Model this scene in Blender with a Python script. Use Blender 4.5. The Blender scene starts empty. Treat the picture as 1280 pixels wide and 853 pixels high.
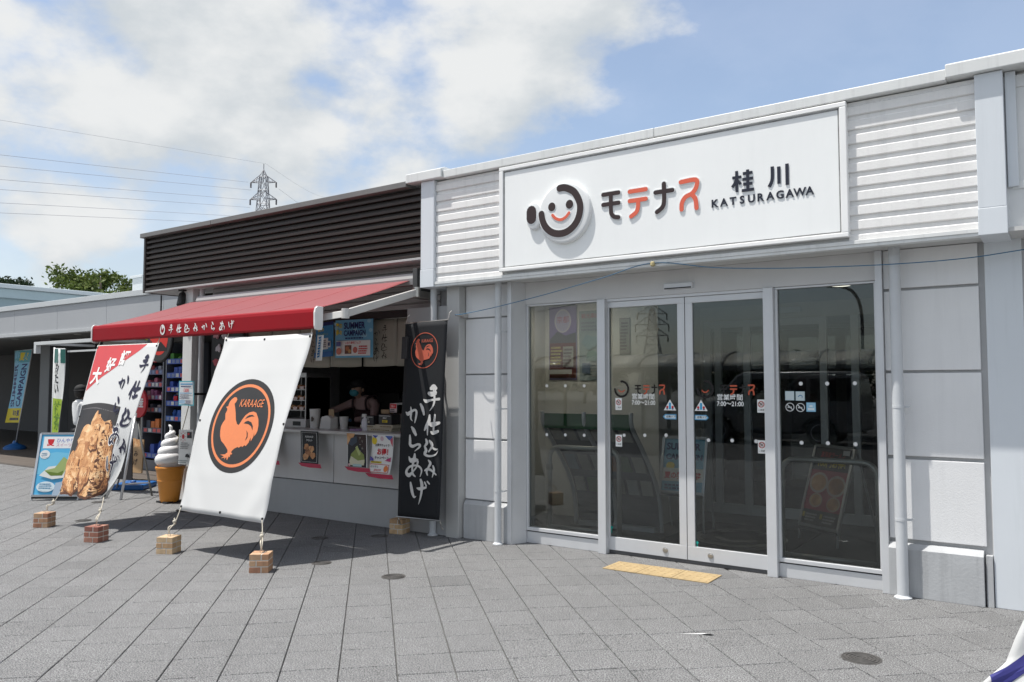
import bpy, bmesh, math, random
from mathutils import Vector, Matrix
random.seed(7)
S = bpy.context.scene
COL = S.collection
R = math.radians
# ------------------------------------------------------------------ camera
cam = bpy.data.cameras.new('camera'); camo = bpy.data.objects.new('camera', cam); COL.objects.link(camo)
cam.sensor_width = 36.0; cam.lens = 28.125; cam.clip_start = 0.05; cam.clip_end = 3000
CAM_YAW, CAM_PITCH = R(35.158), R(3.205)
camo.location = (0, 0, 1.5); camo.rotation_euler = (R(90) + CAM_PITCH, 0, CAM_YAW)
S.camera = camo
# ------------------------------------------------------------------ light
SUN = Vector((-0.27, -0.235, 1)).normalized()
sun = bpy.data.lights.new('sun', 'SUN'); sun.energy = 3.1; sun.angle = R(0.53); sun.color = (1, .965, .91)
suno = bpy.data.objects.new('sun', sun); COL.objects.link(suno)
suno.rotation_euler = SUN.to_track_quat('Z', 'Y').to_euler(); suno.location = (0, 0, 30)
W = bpy.data.worlds.new('World'); S.world = W; W.use_nodes = True
S.view_settings.view_transform = 'Standard'; S.view_settings.look = 'None'
S.view_settings.gamma = 1; S.view_settings.use_curve_mapping = False
S.view_settings.exposure = 0.87


CLOUD_LOC = (1.9, 9.3, 6.1)
CLOUD_BIAS = 0.004
CLOUD_SCALE = 2.3


def make_world():
    nt = W.node_tree; N = nt.nodes; L = nt.links; N.clear()
    out = N.new('ShaderNodeOutputWorld')
    sky = N.new('ShaderNodeTexSky'); sky.sky_type = 'NISHITA'; sky.sun_disc = False
    sky.sun_elevation = math.asin(SUN.z); sky.sun_rotation = math.atan2(SUN.x, SUN.y) % (2 * math.pi)
    sky.air_density = 1.0; sky.dust_density = 1.5; sky.ozone_density = 0.9
    bsky = N.new('ShaderNodeBackground'); bsky.inputs['Strength'].default_value = 0.10
    L.new(sky.outputs[0], bsky.inputs[0])
    tc = N.new('ShaderNodeTexCoord')

    def math_(op, a, b=None, c=None):
        n = N.new('ShaderNodeMath'); n.operation = op
        for i, v in enumerate((a, b, c)):
            if v is None: continue
            if isinstance(v, (int, float)): n.inputs[i].default_value = v
            else: L.new(v, n.inputs[i])
        return n.outputs[0]

    def noise(scale, detail, rough, vec, dist=0.0):
        n = N.new('ShaderNodeTexNoise'); n.inputs['Scale'].default_value = scale
        n.inputs['Detail'].default_value = detail; n.inputs['Roughness'].default_value = rough
        n.inputs['Distortion'].default_value = dist
        L.new(vec, n.inputs['Vector']); return n.outputs[0]

    def dot(v):
        n = N.new('ShaderNodeVectorMath'); n.operation = 'DOT_PRODUCT'
        L.new(tc.outputs['Generated'], n.inputs[0]); n.inputs[1].default_value = Vector(v).normalized()
        return n.outputs['Value']

    def ramp(v, lo, hi):
        n = N.new('ShaderNodeMapRange'); n.interpolation_type = 'SMOOTHSTEP'
        n.inputs['From Min'].default_value = lo; n.inputs['From Max'].default_value = hi
        L.new(v, n.inputs['Value']); return n.outputs[0]
    mp = N.new('ShaderNodeMapping'); mp.inputs['Scale'].default_value = (1, 1, 1.7)
    mp.inputs['Location'].default_value = CLOUD_LOC
    L.new(tc.outputs['Generated'], mp.inputs['Vector'])
    v = mp.outputs[0]
    puff = noise(CLOUD_SCALE, 9, .55, v)
    soft = noise(1.1, 4, .5, v)
    # more cloud in the west (left of the frame), clearer towards the north-east
    clear = math_('MULTIPLY', ramp(dot((0.25, 0.95, 0.25)), .66, .92), -0.22)
    d = math_('ADD', math_('ADD', puff, clear), CLOUD_BIAS)
    mask = ramp(d, .445, .57)
    haze = math_('MULTIPLY', ramp(math_('ADD', soft, math_('MULTIPLY', clear, .8)), .32, .64), .55)
    haze = math_('MAXIMUM', haze, .20)
    allm = math_('MAXIMUM', mask, haze)
    # lit tops: compare the puff field with itself a little nearer the sun
    mp2 = N.new('ShaderNodeMapping'); mp2.inputs['Scale'].default_value = (1, 1, 1.7)
    mp2.inputs['Location'].default_value = (CLOUD_LOC[0] + SUN.x * .07, CLOUD_LOC[1] + SUN.y * .07, CLOUD_LOC[2] + SUN.z * .09)
    L.new(tc.outputs['Generated'], mp2.inputs['Vector'])
    puff2 = noise(CLOUD_SCALE, 9, .55, mp2.outputs[0])
    lit = math_('SUBTRACT', puff, puff2)
    lit = ramp(lit, -.10, .07)
    mix = N.new('ShaderNodeMix'); mix.data_type = 'RGBA'
    L.new(lit, mix.inputs['Factor'])
    mix.inputs['A'].default_value = (.34, .365, .385, 1); mix.inputs['B'].default_value = (.46, .468, .470, 1)
    bcl = N.new('ShaderNodeBackground'); bcl.inputs['Strength'].default_value = 1.0
    L.new(mix.outputs['Result'], bcl.inputs[0])
    ms = N.new('ShaderNodeMixShader'); L.new(allm, ms.inputs[0]); L.new(bsky.outputs[0], ms.inputs[1]); L.new(bcl.outputs[0], ms.inputs[2])
    L.new(ms.outputs[0], out.inputs[0])


make_world()

# ------------------------------------------------------------------ materials
MATS = {}


def M(name, col, rough=.5, metal=0., var=0., vscale=4., bump=0., bscale=60., spec=.5, sheen=0., transl=0., coat=0., stretch=None, detail=4, streak=0.):
    """Principled material with optional noise colour variation and noise relief."""
    if name in MATS: return MATS[name]
    m = bpy.data.materials.new(name); MATS[name] = m; m.use_nodes = True
    nt = m.node_tree; N = nt.nodes; L = nt.links
    b = N['Principled BSDF']
    b.inputs['Base Color'].default_value = (*col, 1); b.inputs['Roughness'].default_value = rough
    b.inputs['Metallic'].default_value = metal; b.inputs['Specular IOR Level'].default_value = spec
    b.inputs['Sheen Weight'].default_value = sheen; b.inputs['Coat Weight'].default_value = coat
    if var or bump or streak:
        tc = N.new('ShaderNodeTexCoord'); vec = tc.outputs['Object']
        if stretch:
            mp = N.new('ShaderNodeMapping'); mp.inputs['Scale'].default_value = stretch
            L.new(vec, mp.inputs[0]); vec = mp.outputs[0]
    if var:
        n = N.new('ShaderNodeTexNoise'); n.inputs['Scale'].default_value = vscale; n.inputs['Detail'].default_value = detail
        n.inputs['Roughness'].default_value = .6
        L.new(vec, n.inputs['Vector'])
        mr = N.new('ShaderNodeMapRange'); mr.inputs['From Min'].default_value = .3; mr.inputs['From Max'].default_value = .7
        mr.inputs['To Min'].default_value = 1 - var; mr.inputs['To Max'].default_value = 1 + var
        L.new(n.outputs[0], mr.inputs['Value'])
        mx = N.new('ShaderNodeVectorMath'); mx.operation = 'SCALE'; mx.inputs[0].default_value = col
        fac = mr.outputs[0]
        if streak:
            ms_ = N.new('ShaderNodeMapping'); ms_.inputs['Scale'].default_value = (9, 9, .55); L.new(tc.outputs['Object'], ms_.inputs[0])
            ns = N.new('ShaderNodeTexNoise'); ns.inputs['Scale'].default_value = 1.6; ns.inputs['Detail'].default_value = 6; ns.inputs['Roughness'].default_value = .65; L.new(ms_.outputs[0], ns.inputs['Vector'])
            rs2 = N.new('ShaderNodeMapRange'); rs2.inputs['From Min'].default_value = .50; rs2.inputs['From Max'].default_value = .74; rs2.inputs['To Min'].default_value = 1; rs2.inputs['To Max'].default_value = 1 - streak; L.new(ns.outputs[0], rs2.inputs['Value'])
            mu = N.new('ShaderNodeMath'); mu.operation = 'MULTIPLY'; L.new(fac, mu.inputs[0]); L.new(rs2.outputs[0], mu.inputs[1]); fac = mu.outputs[0]
        L.new(fac, mx.inputs['Scale']); L.new(mx.outputs[0], b.inputs['Base Color'])
        mr2 = N.new('ShaderNodeMapRange'); mr2.inputs['To Min'].default_value = max(0, rough - .12); mr2.inputs['To Max'].default_value = min(1, rough + .12)
        L.new(n.outputs[0], mr2.inputs['Value']); L.new(mr2.outputs[0], b.inputs['Roughness'])
    if bump:
        n2 = N.new('ShaderNodeTexNoise'); n2.inputs['Scale'].default_value = bscale; n2.inputs['Detail'].default_value = 3
        L.new(vec, n2.inputs['Vector'])
        bp = N.new('ShaderNodeBump'); bp.inputs['Strength'].default_value = bump; bp.inputs['Distance'].default_value = .004
        L.new(n2.outputs[0], bp.inputs['Height']); L.new(bp.outputs[0], b.inputs['Normal'])
    if transl:
        t = N.new('ShaderNodeBsdfTranslucent'); t.inputs[0].default_value = (*col, 1)
        ms = N.new('ShaderNodeMixShader'); ms.inputs[0].default_value = transl
        o = N['Material Output']; L.new(b.outputs[0], ms.inputs[1]); L.new(t.outputs[0], ms.inputs[2]); L.new(ms.outputs[0], o.inputs[0])
    return m


def PM(c):
    """printing ink of one colour"""
    return M('ink_%d_%d_%d' % tuple(int(x * 255) for x in c), c, .5, spec=.3)


def glass_mat(name, tint=(.75, .775, .77)):
    m = bpy.data.materials.new(name); m.use_nodes = True; nt = m.node_tree; N = nt.nodes; L = nt.links
    o = N['Material Output']; N.remove(N['Principled BSDF'])
    t = N.new('ShaderNodeBsdfTransparent'); t.inputs[0].default_value = (*tint, 1)
    g = N.new('ShaderNodeBsdfGlossy'); g.inputs['Roughness'].default_value = 0.004; g.inputs[0].default_value = (.95, .97, .97, 1)
    f = N.new('ShaderNodeFresnel'); f.inputs[0].default_value = 1.58
    ms = N.new('ShaderNodeMixShader'); L.new(f.outputs[0], ms.inputs[0]); L.new(t.outputs[0], ms.inputs[1]); L.new(g.outputs[0], ms.inputs[2]); L.new(ms.outputs[0], o.inputs[0])
    return m


GLASS = glass_mat('window_glass')
CLEAR = glass_mat('clear_glass', (.95, .96, .96))


def paving_mat():
    """granite-flecked concrete flags; one tone per stone from the 'tone' attribute"""
    m = bpy.data.materials.new('paving_stone'); m.use_nodes = True; nt = m.node_tree; N = nt.nodes; L = nt.links
    b = N['Principled BSDF']; b.inputs['Roughness'].default_value = .82; b.inputs['Specular IOR Level'].default_value = .3
    g = N.new('ShaderNodeNewGeometry')
    n1 = N.new('ShaderNodeTexNoise'); n1.inputs['Scale'].default_value = 135; n1.inputs['Detail'].default_value = 2
    n2 = N.new('ShaderNodeTexNoise'); n2.inputs['Scale'].default_value = 0.9; n2.inputs['Detail'].default_value = 5
    n3 = N.new('ShaderNodeTexNoise'); n3.inputs['Scale'].default_value = 13; n3.inputs['Detail'].default_value = 4
    vo = N.new('ShaderNodeTexVoronoi'); vo.inputs['Scale'].default_value = 260
    for n in (n1, n2, n3, vo): L.new(g.outputs['Position'], n.inputs['Vector'])
    r = N.new('ShaderNodeValToRGB'); r.color_ramp.elements[0].position = .38; r.color_ramp.elements[0].color = (.075, .075, .075, 1)
    r.color_ramp.elements[1].position = .64; r.color_ramp.elements[1].color = (.29, .291, .292, 1)
    e = r.color_ramp.elements.new(.5); e.color = (.160, .161, .162, 1)
    L.new(n1.outputs[0], r.inputs[0])
    a = N.new('ShaderNodeAttribute'); a.attribute_name = 'tone'

    def mr(v, a0, a1, lo=.3, hi=.7):
        n = N.new('ShaderNodeMapRange'); n.inputs['From Min'].default_value = lo; n.inputs['From Max'].default_value = hi
        n.inputs['To Min'].default_value = a0; n.inputs['To Max'].default_value = a1; L.new(v, n.inputs['Value']); return n.outputs[0]
    vs = N.new('ShaderNodeVectorMath'); vs.operation = 'SCALE'; L.new(r.outputs[0], vs.inputs[0])
    m1 = N.new('ShaderNodeMath'); m1.operation = 'MULTIPLY'; L.new(mr(n2.outputs[0], .93, 1.06), m1.inputs[0]); L.new(mr(n3.outputs[0], .93, 1.07), m1.inputs[1])
    m2 = N.new('ShaderNodeMath'); m2.operation = 'MULTIPLY'; L.new(m1.outputs[0], m2.inputs[0]); L.new(a.outputs['Fac'], m2.inputs[1])
    gum = N.new('ShaderNodeTexVoronoi'); gum.inputs['Scale'].default_value = 2.6; L.new(g.outputs['Position'], gum.inputs['Vector'])
    sep = N.new('ShaderNodeSeparateColor'); L.new(gum.outputs['Color'], sep.inputs[0])
    rad = N.new('ShaderNodeMath'); rad.operation = 'MULTIPLY_ADD'; rad.inputs[1].default_value = .085; rad.inputs[2].default_value = -.030; L.new(sep.outputs[0], rad.inputs[0])
    dif = N.new('ShaderNodeMath'); dif.operation = 'SUBTRACT'; L.new(gum.outputs['Distance'], dif.inputs[0]); L.new(rad.outputs[0], dif.inputs[1])
    gm_ = N.new('ShaderNodeMapRange'); gm_.inputs['From Min'].default_value = -.004; gm_.inputs['From Max'].default_value = .012; gm_.inputs['To Min'].default_value = .62; gm_.inputs['To Max'].default_value = 1; L.new(dif.outputs[0], gm_.inputs['Value'])
    st_ = N.new('ShaderNodeTexNoise'); st_.inputs['Scale'].default_value = 2.2; st_.inputs['Detail'].default_value = 8; st_.inputs['Roughness'].default_value = .7; L.new(g.outputs['Position'], st_.inputs['Vector'])
    m3 = N.new('ShaderNodeMath'); m3.operation = 'MULTIPLY'; L.new(m2.outputs[0], m3.inputs[0]); L.new(gm_.outputs[0], m3.inputs[1])
    m4 = N.new('ShaderNodeMath'); m4.operation = 'MULTIPLY'; L.new(m3.outputs[0], m4.inputs[0]); L.new(mr(st_.outputs[0], 1.03, .90, .5, .75), m4.inputs[1])
    L.new(m4.outputs[0], vs.inputs['Scale']); L.new(vs.outputs[0], b.inputs['Base Color'])
    bp = N.new('ShaderNodeBump'); bp.inputs['Strength'].default_value = .5; bp.inputs['Distance'].default_value = .003
    L.new(vo.outputs['Distance'], bp.inputs['Height']); L.new(bp.outputs[0], b.inputs['Normal'])
    return m


PAVING = paving_mat()
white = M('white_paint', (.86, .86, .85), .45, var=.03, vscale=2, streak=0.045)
wallw = M('wall_stucco', (.76, .762, .765), .8, bump=.32, bscale=130, var=.04, vscale=1.2, streak=0.045)
plinth_m = M('plinth_grey', (.44, .45, .46), .75, bump=.35, bscale=50, var=.07, vscale=3, streak=0.18)
siding_m = M('siding_white', (.82, .81, .795), .75, bump=.22, bscale=70, var=.03, vscale=3, streak=0.1)
siding_b = M('siding_recess', (.72, .73, .73), .7, var=.04, streak=0.06)
pil_m = M('pale_steel_cladding', (.665, .70, .735), .42, var=.03, vscale=.9, streak=0.07)
cap_m = M('coping_white', (.72, .73, .72), .4, var=.05, vscale=2.5, stretch=(1, 1, .2), streak=0.16)
alu = M('aluminium', (.64, .65, .665), .40, metal=.25, var=.03)
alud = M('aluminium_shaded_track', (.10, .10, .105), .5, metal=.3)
pipe_m = M('pipe_grey_paint', (.56, .58, .60), .42, var=.05, vscale=5, streak=0.1)
steel = M('brushed_steel', (.50, .48, .45), .33, metal=1, var=.06, vscale=20, stretch=(1, 1, .05))
black = M('matt_black', (.012, .012, .013), .55)
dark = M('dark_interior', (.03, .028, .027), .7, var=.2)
brown = M('louver_brown', (.030, .021, .017), .5, var=.08, vscale=6, streak=0.15)
capgrey = M('coping_grey', (.17, .165, .16), .5, var=.06)
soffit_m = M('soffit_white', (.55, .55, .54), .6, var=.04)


# ------------------------------------------------------------------ object helpers
class MB:
    def __init__(s): s.v = []; s.f = []; s.m = []

    def add(s, vs, fs, mi=0):
        o = len(s.v); s.v += [Vector(p) for p in vs]; s.f += [tuple(i + o for i in f) for f in fs]; s.m += [mi] * len(fs); return s

    def box(s, x0, x1, y0, y1, z0, z1, mi=0):
        return s.add([(x0, y0, z0), (x1, y0, z0), (x1, y1, z0), (x0, y1, z0), (x0, y0, z1), (x1, y0, z1), (x1, y1, z1), (x0, y1, z1)],
                     [(0, 3, 2, 1), (4, 5, 6, 7), (0, 1, 5, 4), (1, 2, 6, 5), (2, 3, 7, 6), (3, 0, 4, 7)], mi)

    def obox(s, p, q, wv, hv, mi=0):
        """bar from p to q with half-vectors wv and hv"""
        p, q, wv, hv = map(Vector, (p, q, wv, hv))
        vs = [p - wv - hv, p + wv - hv, p + wv + hv, p - wv + hv, q - wv - hv, q + wv - hv, q + wv + hv, q - wv + hv]
        return s.add(vs, [(0, 1, 2, 3), (7, 6, 5, 4), (0, 4, 5, 1), (1, 5, 6, 2), (2, 6, 7, 3), (3, 7, 4, 0)], mi)

    def prism(s, pts, d, mi=0):
        """closed 3D polygon pushed along d"""
        n = len(pts); d = Vector(d); a = [Vector(p) for p in pts]
        return s.add(a + [p + d for p in a], [tuple(range(n - 1, -1, -1)), tuple(range(n, 2 * n))] + [(i, (i + 1) % n, n + (i + 1) % n, n + i) for i in range(n)], mi)

    def tube(s, pts, r, n=8, mi=0, closed=False):
        pts = [Vector(p) for p in pts]; k = len(pts)
        rr = r if isinstance(r, (list, tuple)) else [r] * k
        up = None; rings = []
        for i, p in enumerate(pts):
            t = (pts[(i + 1) % k] - pts[i - 1]) if closed else (pts[min(i + 1, k - 1)] - pts[max(i - 1, 0)])
            t.normalize()
            if up is None:
                up = Vector((0, 0, 1)) if abs(t.z) < .9 else Vector((1, 0, 0))
            a = up - t * up.dot(t)
            if a.length < 1e-5: a = t.orthogonal()
            a.normalize(); b = t.cross(a); up = a
            rings.append([p + (a * math.cos(2 * math.pi * j / n) + b * math.sin(2 * math.pi * j / n)) * rr[i] for j in range(n)])
        vs = [v for g in rings for v in g]; fs = []
        for i in range(k if closed else k - 1):
            for j in range(n):
                a, b = i * n + j, i * n + (j + 1) % n; c, d = ((i + 1) % k) * n + (j + 1) % n, ((i + 1) % k) * n + j
                fs.append((a, b, c, d))
        if not closed: fs += [tuple(range(n - 1, -1, -1)), tuple(range((k - 1) * n, k * n))]
        return s.add(vs, fs, mi)

    def lathe(s, prof, n=24, c=(0, 0, 0), mi=0, axis='z'):
        vs = []; fs = []; k = len(prof)
        for r, z in prof:
            for j in range(n):
                a = 2 * math.pi * j / n; x, y = r * math.cos(a), r * math.sin(a)
                p = (x, y, z) if axis == 'z' else ((x, z, y) if axis == 'y' else (z, x, y))
                vs.append(Vector(p) + Vector(c))
        for i in range(k - 1):
            for j in range(n): fs.append((i * n + j, i * n + (j + 1) % n, (i + 1) * n + (j + 1) % n, (i + 1) * n + j))
        fs += [tuple(range(n - 1, -1, -1)), tuple(range((k - 1) * n, k * n))]
        return s.add(vs, fs, mi)


ORG = {}


def build(mb, name, mats, parent=None, bevel=0., smooth=False, label=None, kind=None, solid=0., recalc=True, local=False, autosmooth=None):
    """one mesh object; co-ordinates are world unless the thing was made local"""
    me = bpy.data.meshes.new(name)
    off = ORG.get(parent.name, Vector()) if parent is not None else Vector()
    me.from_pydata([p - off for p in mb.v], [], mb.f)
    if not isinstance(mats, (list, tuple)): mats = [mats]
    for m in mats: me.materials.append(m)
    if len(mats) > 1: me.polygons.foreach_set('material_index', mb.m)
    if recalc:
        b = bmesh.new(); b.from_mesh(me); bmesh.ops.recalc_face_normals(b, faces=b.faces); b.to_mesh(me); b.free()
    if smooth:
        me.polygons.foreach_set('use_smooth', [True] * len(me.polygons))
        if autosmooth:
            try: me.set_sharp_from_angle(angle=R(autosmooth))
            except Exception: pass
    o = bpy.data.objects.new(name, me); COL.objects.link(o)
    if parent is not None:
        o.parent = parent; ORG[o.name] = off
    if bevel:
        md = o.modifiers.new('bevel', 'BEVEL'); md.width = bevel; md.segments = 2; md.limit_method = 'ANGLE'; md.angle_limit = R(50)
    if solid:
        md = o.modifiers.new('thickness', 'SOLIDIFY'); md.thickness = solid; md.offset = 0
    if label: o['label'] = label
    if kind: o['kind'] = kind
    return o


def thing(name, label, cat, loc=(0, 0, 0), group=None, local=False, rz=0.):
    o = bpy.data.objects.new(name, None); COL.objects.link(o); o.location = loc; o.rotation_euler = (0, 0, rz)
    o.empty_display_size = .1
    o['label'] = label; o['category'] = cat
    if group: o['group'] = group
    ORG[o.name] = Vector() if local else Vector(loc)
    return o


def tag(o, label, cat, group=None):
    o['label'] = label; o['category'] = cat
    if group: o['group'] = group
    return o


def copy_thing(root, loc, label, rz=None):
    c = root.copy(); COL.objects.link(c); c.location = loc
    if rz is not None: c.rotation_euler = (0, 0, rz)
    if label: c['label'] = label
    ORG[c.name] = Vector()
    for ch in list(root.children):
        d = ch.copy(); COL.objects.link(d); d.parent = c
        for g in list(ch.children):
            e = g.copy(); COL.objects.link(e); e.parent = d
    return c


# ------------------------------------------------------------------ flat print: 2D shapes laid on a surface
def sh_rect(x0, y0, x1, y1): return [([(x0, y0), (x1, y0), (x1, y1), (x0, y1)], [(0, 1, 2, 3)])]


def sh_poly(pts):
    from mathutils.geometry import tessellate_polygon
    return [(list(pts), [tuple(f) for f in tessellate_polygon([[Vector((p[0], p[1], 0)) for p in pts]])])]


def sh_disc(cx, cy, rx, ry=None, n=36, a0=0, a1=2 * math.pi):
    ry = ry or rx
    return [([(cx + rx * math.cos(a0 + (a1 - a0) * i / n), cy + ry * math.sin(a0 + (a1 - a0) * i / n)) for i in range(n)], [tuple(range(n))])]


def sh_ring(cx, cy, r0, r1, n=48, k=1.):
    v = []; f = []
    for i in range(n):
        a = 2 * math.pi * i / n
        v += [(cx + r0 * math.cos(a), cy + r0 * k * math.sin(a)), (cx + r1 * math.cos(a), cy + r1 * k * math.sin(a))]
        j = (i + 1) % n; f.append((2 * i, 2 * i + 1, 2 * j + 1, 2 * j))
    return [(v, f)]


def catmull(pts, n=5):
    out = []
    P = [pts[0]] + list(pts) + [pts[-1]]
    for i in range(1, len(P) - 2):
        p0, p1, p2, p3 = P[i - 1], P[i], P[i + 1], P[i + 2]
        for k in range(n):
            t = k / n
            out.append(tuple(.5 * (2 * b + (c - a) * t + (2 * a - 5 * b + 4 * c - d) * t * t + (3 * b - a - 3 * c + d) * t ** 3) for a, b, c, d in zip(p0, p1, p2, p3)))
    out.append(tuple(pts[-1])); return out


def sh_stroke(pts, n=5, smooth=True):
    """brush stroke through (x, y, width) points, as one outline with round ends"""
    P = catmull(pts, n) if smooth and len(pts) > 2 else [tuple(p) for p in pts]
    k = len(P); Lf = []; Rt = []
    for i, (x, y, w) in enumerate(P):
        a = P[max(i - 1, 0)]; b = P[min(i + 1, k - 1)]
        dx, dy = b[0] - a[0], b[1] - a[1]; l = math.hypot(dx, dy) or 1
        nx, ny = -dy / l, dx / l
        Lf.append((x + nx * w / 2, y + ny * w / 2)); Rt.append((x - nx * w / 2, y - ny * w / 2))
    v = Lf + Rt; f = [(i, i + 1, k + i + 1, k + i) for i in range(k - 1)]
    for (e, a, sg) in ((0, 1, 1), (k - 1, k - 2, 1)):
        x, y, w = P[e]; dx, dy = x - P[a][0], y - P[a][1]; t0 = math.atan2(dy, dx)
        arc = [(x + w / 2 * math.cos(t0 + R(t)), y + w / 2 * math.sin(t0 + R(t))) for t in (-60, -30, 0, 30, 60)]
        o = len(v); v += arc
        ends = (k + e, e) if e else (e, k + e)
        f.append((ends[0], *range(o, o + 5), ends[1]))
    return [(v, f)]


def sh_text(txt, x, y, size, align='LEFT', bold=0., shear=0., sx=1., mirror=False):
    """lettering; y grows downwards like the rest of the print, (x, y) is the base line"""
    c = bpy.data.curves.new('lettering', 'FONT'); c.body = txt; c.size = size; c.align_x = align; c.offset = bold * size; c.shear = shear
    c.resolution_u = 3
    o = bpy.data.objects.new('lettering', c); COL.objects.link(o)
    dg = bpy.context.evaluated_depsgraph_get(); ev = o.evaluated_get(dg); me = ev.to_mesh()
    k = -1 if mirror else 1
    v = [(x + p.co.x * sx * k, y - p.co.y) for p in me.vertices]; f = [tuple(p.vertices) for p in me.polygons]
    ev.to_mesh_clear(); bpy.data.objects.remove(o); bpy.data.curves.remove(c)
    return [(v, f)]


def xf(shape, fn): return [([fn(*p) for p in v], f) for v, f in shape]


def decal(items, surf, name, parent, maxlen=None, lift=.0012, step=.0005, smooth=False):
    """items: (shape, material); surf(x, y) -> (point, normal). Later items lie over earlier ones."""
    mb = MB(); mats = []; z = lift
    for shape, mat in items:
        if mat not in mats: mats.append(mat)
        mi = mats.index(mat)
        for v, f in shape:
            if maxlen:
                b = bmesh.new()
                bv = [b.verts.new((p[0], p[1], 0)) for p in v]
                for q in f:
                    try: b.faces.new([bv[i] for i in q])
                    except ValueError: pass
                bmesh.ops.triangulate(b, faces=b.faces[:])
                for _ in range(5):
                    lg = [e for e in b.edges if e.calc_length() > maxlen]
                    if not lg: break
                    bmesh.ops.subdivide_edges(b, edges=lg, cuts=1); bmesh.ops.triangulate(b, faces=b.faces[:])
                b.verts.index_update()
                v = [(p.co.x, p.co.y) for p in b.verts]; f = [tuple(w.index for w in q.verts) for q in b.faces]; b.free()
            pts = []
            for x, y in v:
                p, n = surf(x, y); pts.append(p + n * z)
            mb.add(pts, f, mi); z += step if not isinstance(shape, tuple) else 0
    o = build(mb, name, mats, parent, recalc=False, smooth=smooth)
    return o


def plane_surf(O, U, V):
    O, U, V = Vector(O), Vector(U).normalized(), Vector(V).normalized(); n = V.cross(U)
    return lambda x, y: (O + U * x + V * y, n)


def fn_surf(fn, w, h, flip=False):
    """surface from fn(u, v), with finite-difference normals; x, y in metres"""
    def s(x, y):
        u, v = x / w, y / h; p = fn(u, v); e = .004
        du = fn(u + e, v) - fn(u - e, v); dv = fn(u, v + e) - fn(u, v - e)
        n = dv.cross(du).normalized()
        return p, (-n if flip else n)
    return s


def sheet(fn, nu, nv):
    mb = MB(); mb.add([fn(i / nu, j / nv) for j in range(nv + 1) for i in range(nu + 1)],
                      [(j * (nu + 1) + i, j * (nu + 1) + i + 1, (j + 1) * (nu + 1) + i + 1, (j + 1) * (nu + 1) + i) for j in range(nv) for i in range(nu)])
    return mb


def prints(items, w, h):
    """compact print list in fractions of the sheet -> shapes in metres"""
    out = []
    for it in items:
        k = it[0]
        if k == 'r': out.append((sh_rect(it[1] * w, it[2] * h, it[3] * w, it[4] * h), PM(it[5])))
        elif k == 'd': out.append((sh_disc(it[1] * w, it[2] * h, it[3] * w, it[4] * h), it[5] if hasattr(it[5], 'name') else PM(it[5])))
        elif k == 'p': out.append((sh_poly([(a * w, b * h) for a, b in it[1]]), it[2] if hasattr(it[2], 'name') else PM(it[2])))
        elif k == 't':
            o = it[6] if len(it) > 6 else {}
            out.append((sh_text(it[1], it[2] * w, it[3] * h, it[4] * h, **o), PM(it[5])))
        elif k == 'l':      # lines of small print: (l, x0, x1, y0, y1, n, colour)
            for i in range(it[5]):
                y = it[3] + (it[4] - it[3]) * (i + .5) / it[5]; hh = (it[4] - it[3]) / it[5] * .28
                sh = []; x = it[1]; rnd = random.Random(i * 7 + int(it[3] * 1000))
                end = it[2] - rnd.random() * .25 * (it[2] - it[1])
                while x < end:
                    l = (it[2] - it[1]) * rnd.uniform(.05, .13); x2 = min(end, x + l)
                    sh += sh_rect(x * w, (y - hh) * h, x2 * w, (y + hh) * h); x = x2 + (it[2] - it[1]) * .025
                out.append((sh, PM(it[6])))
    return out


def poster(name, label, cat, O, U, V, w, h, bg, items, group=None, parent=None, thick=.0015, fn=None, maxlen=None, bgmat=None):
    O, U, V = Vector(O), Vector(U).normalized(), Vector(V).normalized()
    g = fn or (lambda u, v: O + U * (u * w) + V * (v * h))
    root = None
    if parent is None: root = thing(name, label, cat, g(0.5, 1), group)
    par = root or parent
    sh = build(sheet(g, 6 if fn else 1, 8 if fn else 1), 'sheet' if root else name, bgmat or PM(bg), par, solid=thick, recalc=False, smooth=bool(fn))
    decal(prints(items, w, h), fn_surf(g, w, h), 'print', sh if root is None else root, maxlen=maxlen or (.06 if fn else None), lift=.0012 + thick / 2)
    return root or sh


CY_, BL_, WH_, BK_, RD_, YE_, GR_, NV_, OR_ = (.05, .35, .62), (.02, .12, .42), (.78, .78, .76), (.015, .015, .02), (.55, .02, .03), (.72, .55, .03), (.10, .30, .06), (.02, .03, .14), (.75, .22, .06)
# ------------------------------------------------------------------ setting: ground, deck
X_, Y_ = 0, 1
g = MB(); g.add([(-900, -900, -.012), (900, -900, -.012), (900, 900, -.012), (-900, 900, -.012)], [(0, 1, 2, 3)])
ground = build(g, 'ground', M('ground_concrete', (.13, .127, .12), .9, var=.25, vscale=2), kind='structure', recalc=False)
# plain concrete apron behind the viewpoint, where no single flag can be told apart
SP = .3025; GAP = .0045; N0 = -.4655; S0 = 5.04


def tile_mesh(tone, hw, hl):
    me = bpy.data.meshes.new('paving_stone'); c = .003; d = -.014
    x, y = hw, hl
    v = [(-x, -y, d), (x, -y, d), (x, y, d), (-x, y, d), (-x, -y, -c), (x, -y, -c), (x, y, -c), (-x, y, -c),
         (-x + c, -y + c, 0), (x - c, -y + c, 0), (x - c, y - c, 0), (-x + c, y - c, 0)]
    f = [(8, 9, 10, 11)] + [(i, (i + 1) % 4, 4 + (i + 1) % 4, 4 + i) for i in range(4)] + [(4 + i, 4 + (i + 1) % 4, 8 + (i + 1) % 4, 8 + i) for i in range(4)]
    return v, f


def tones(me, vals):
    a = me.attributes.new('tone', 'FLOAT', 'FACE'); a.data.foreach_set('value', vals)


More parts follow.
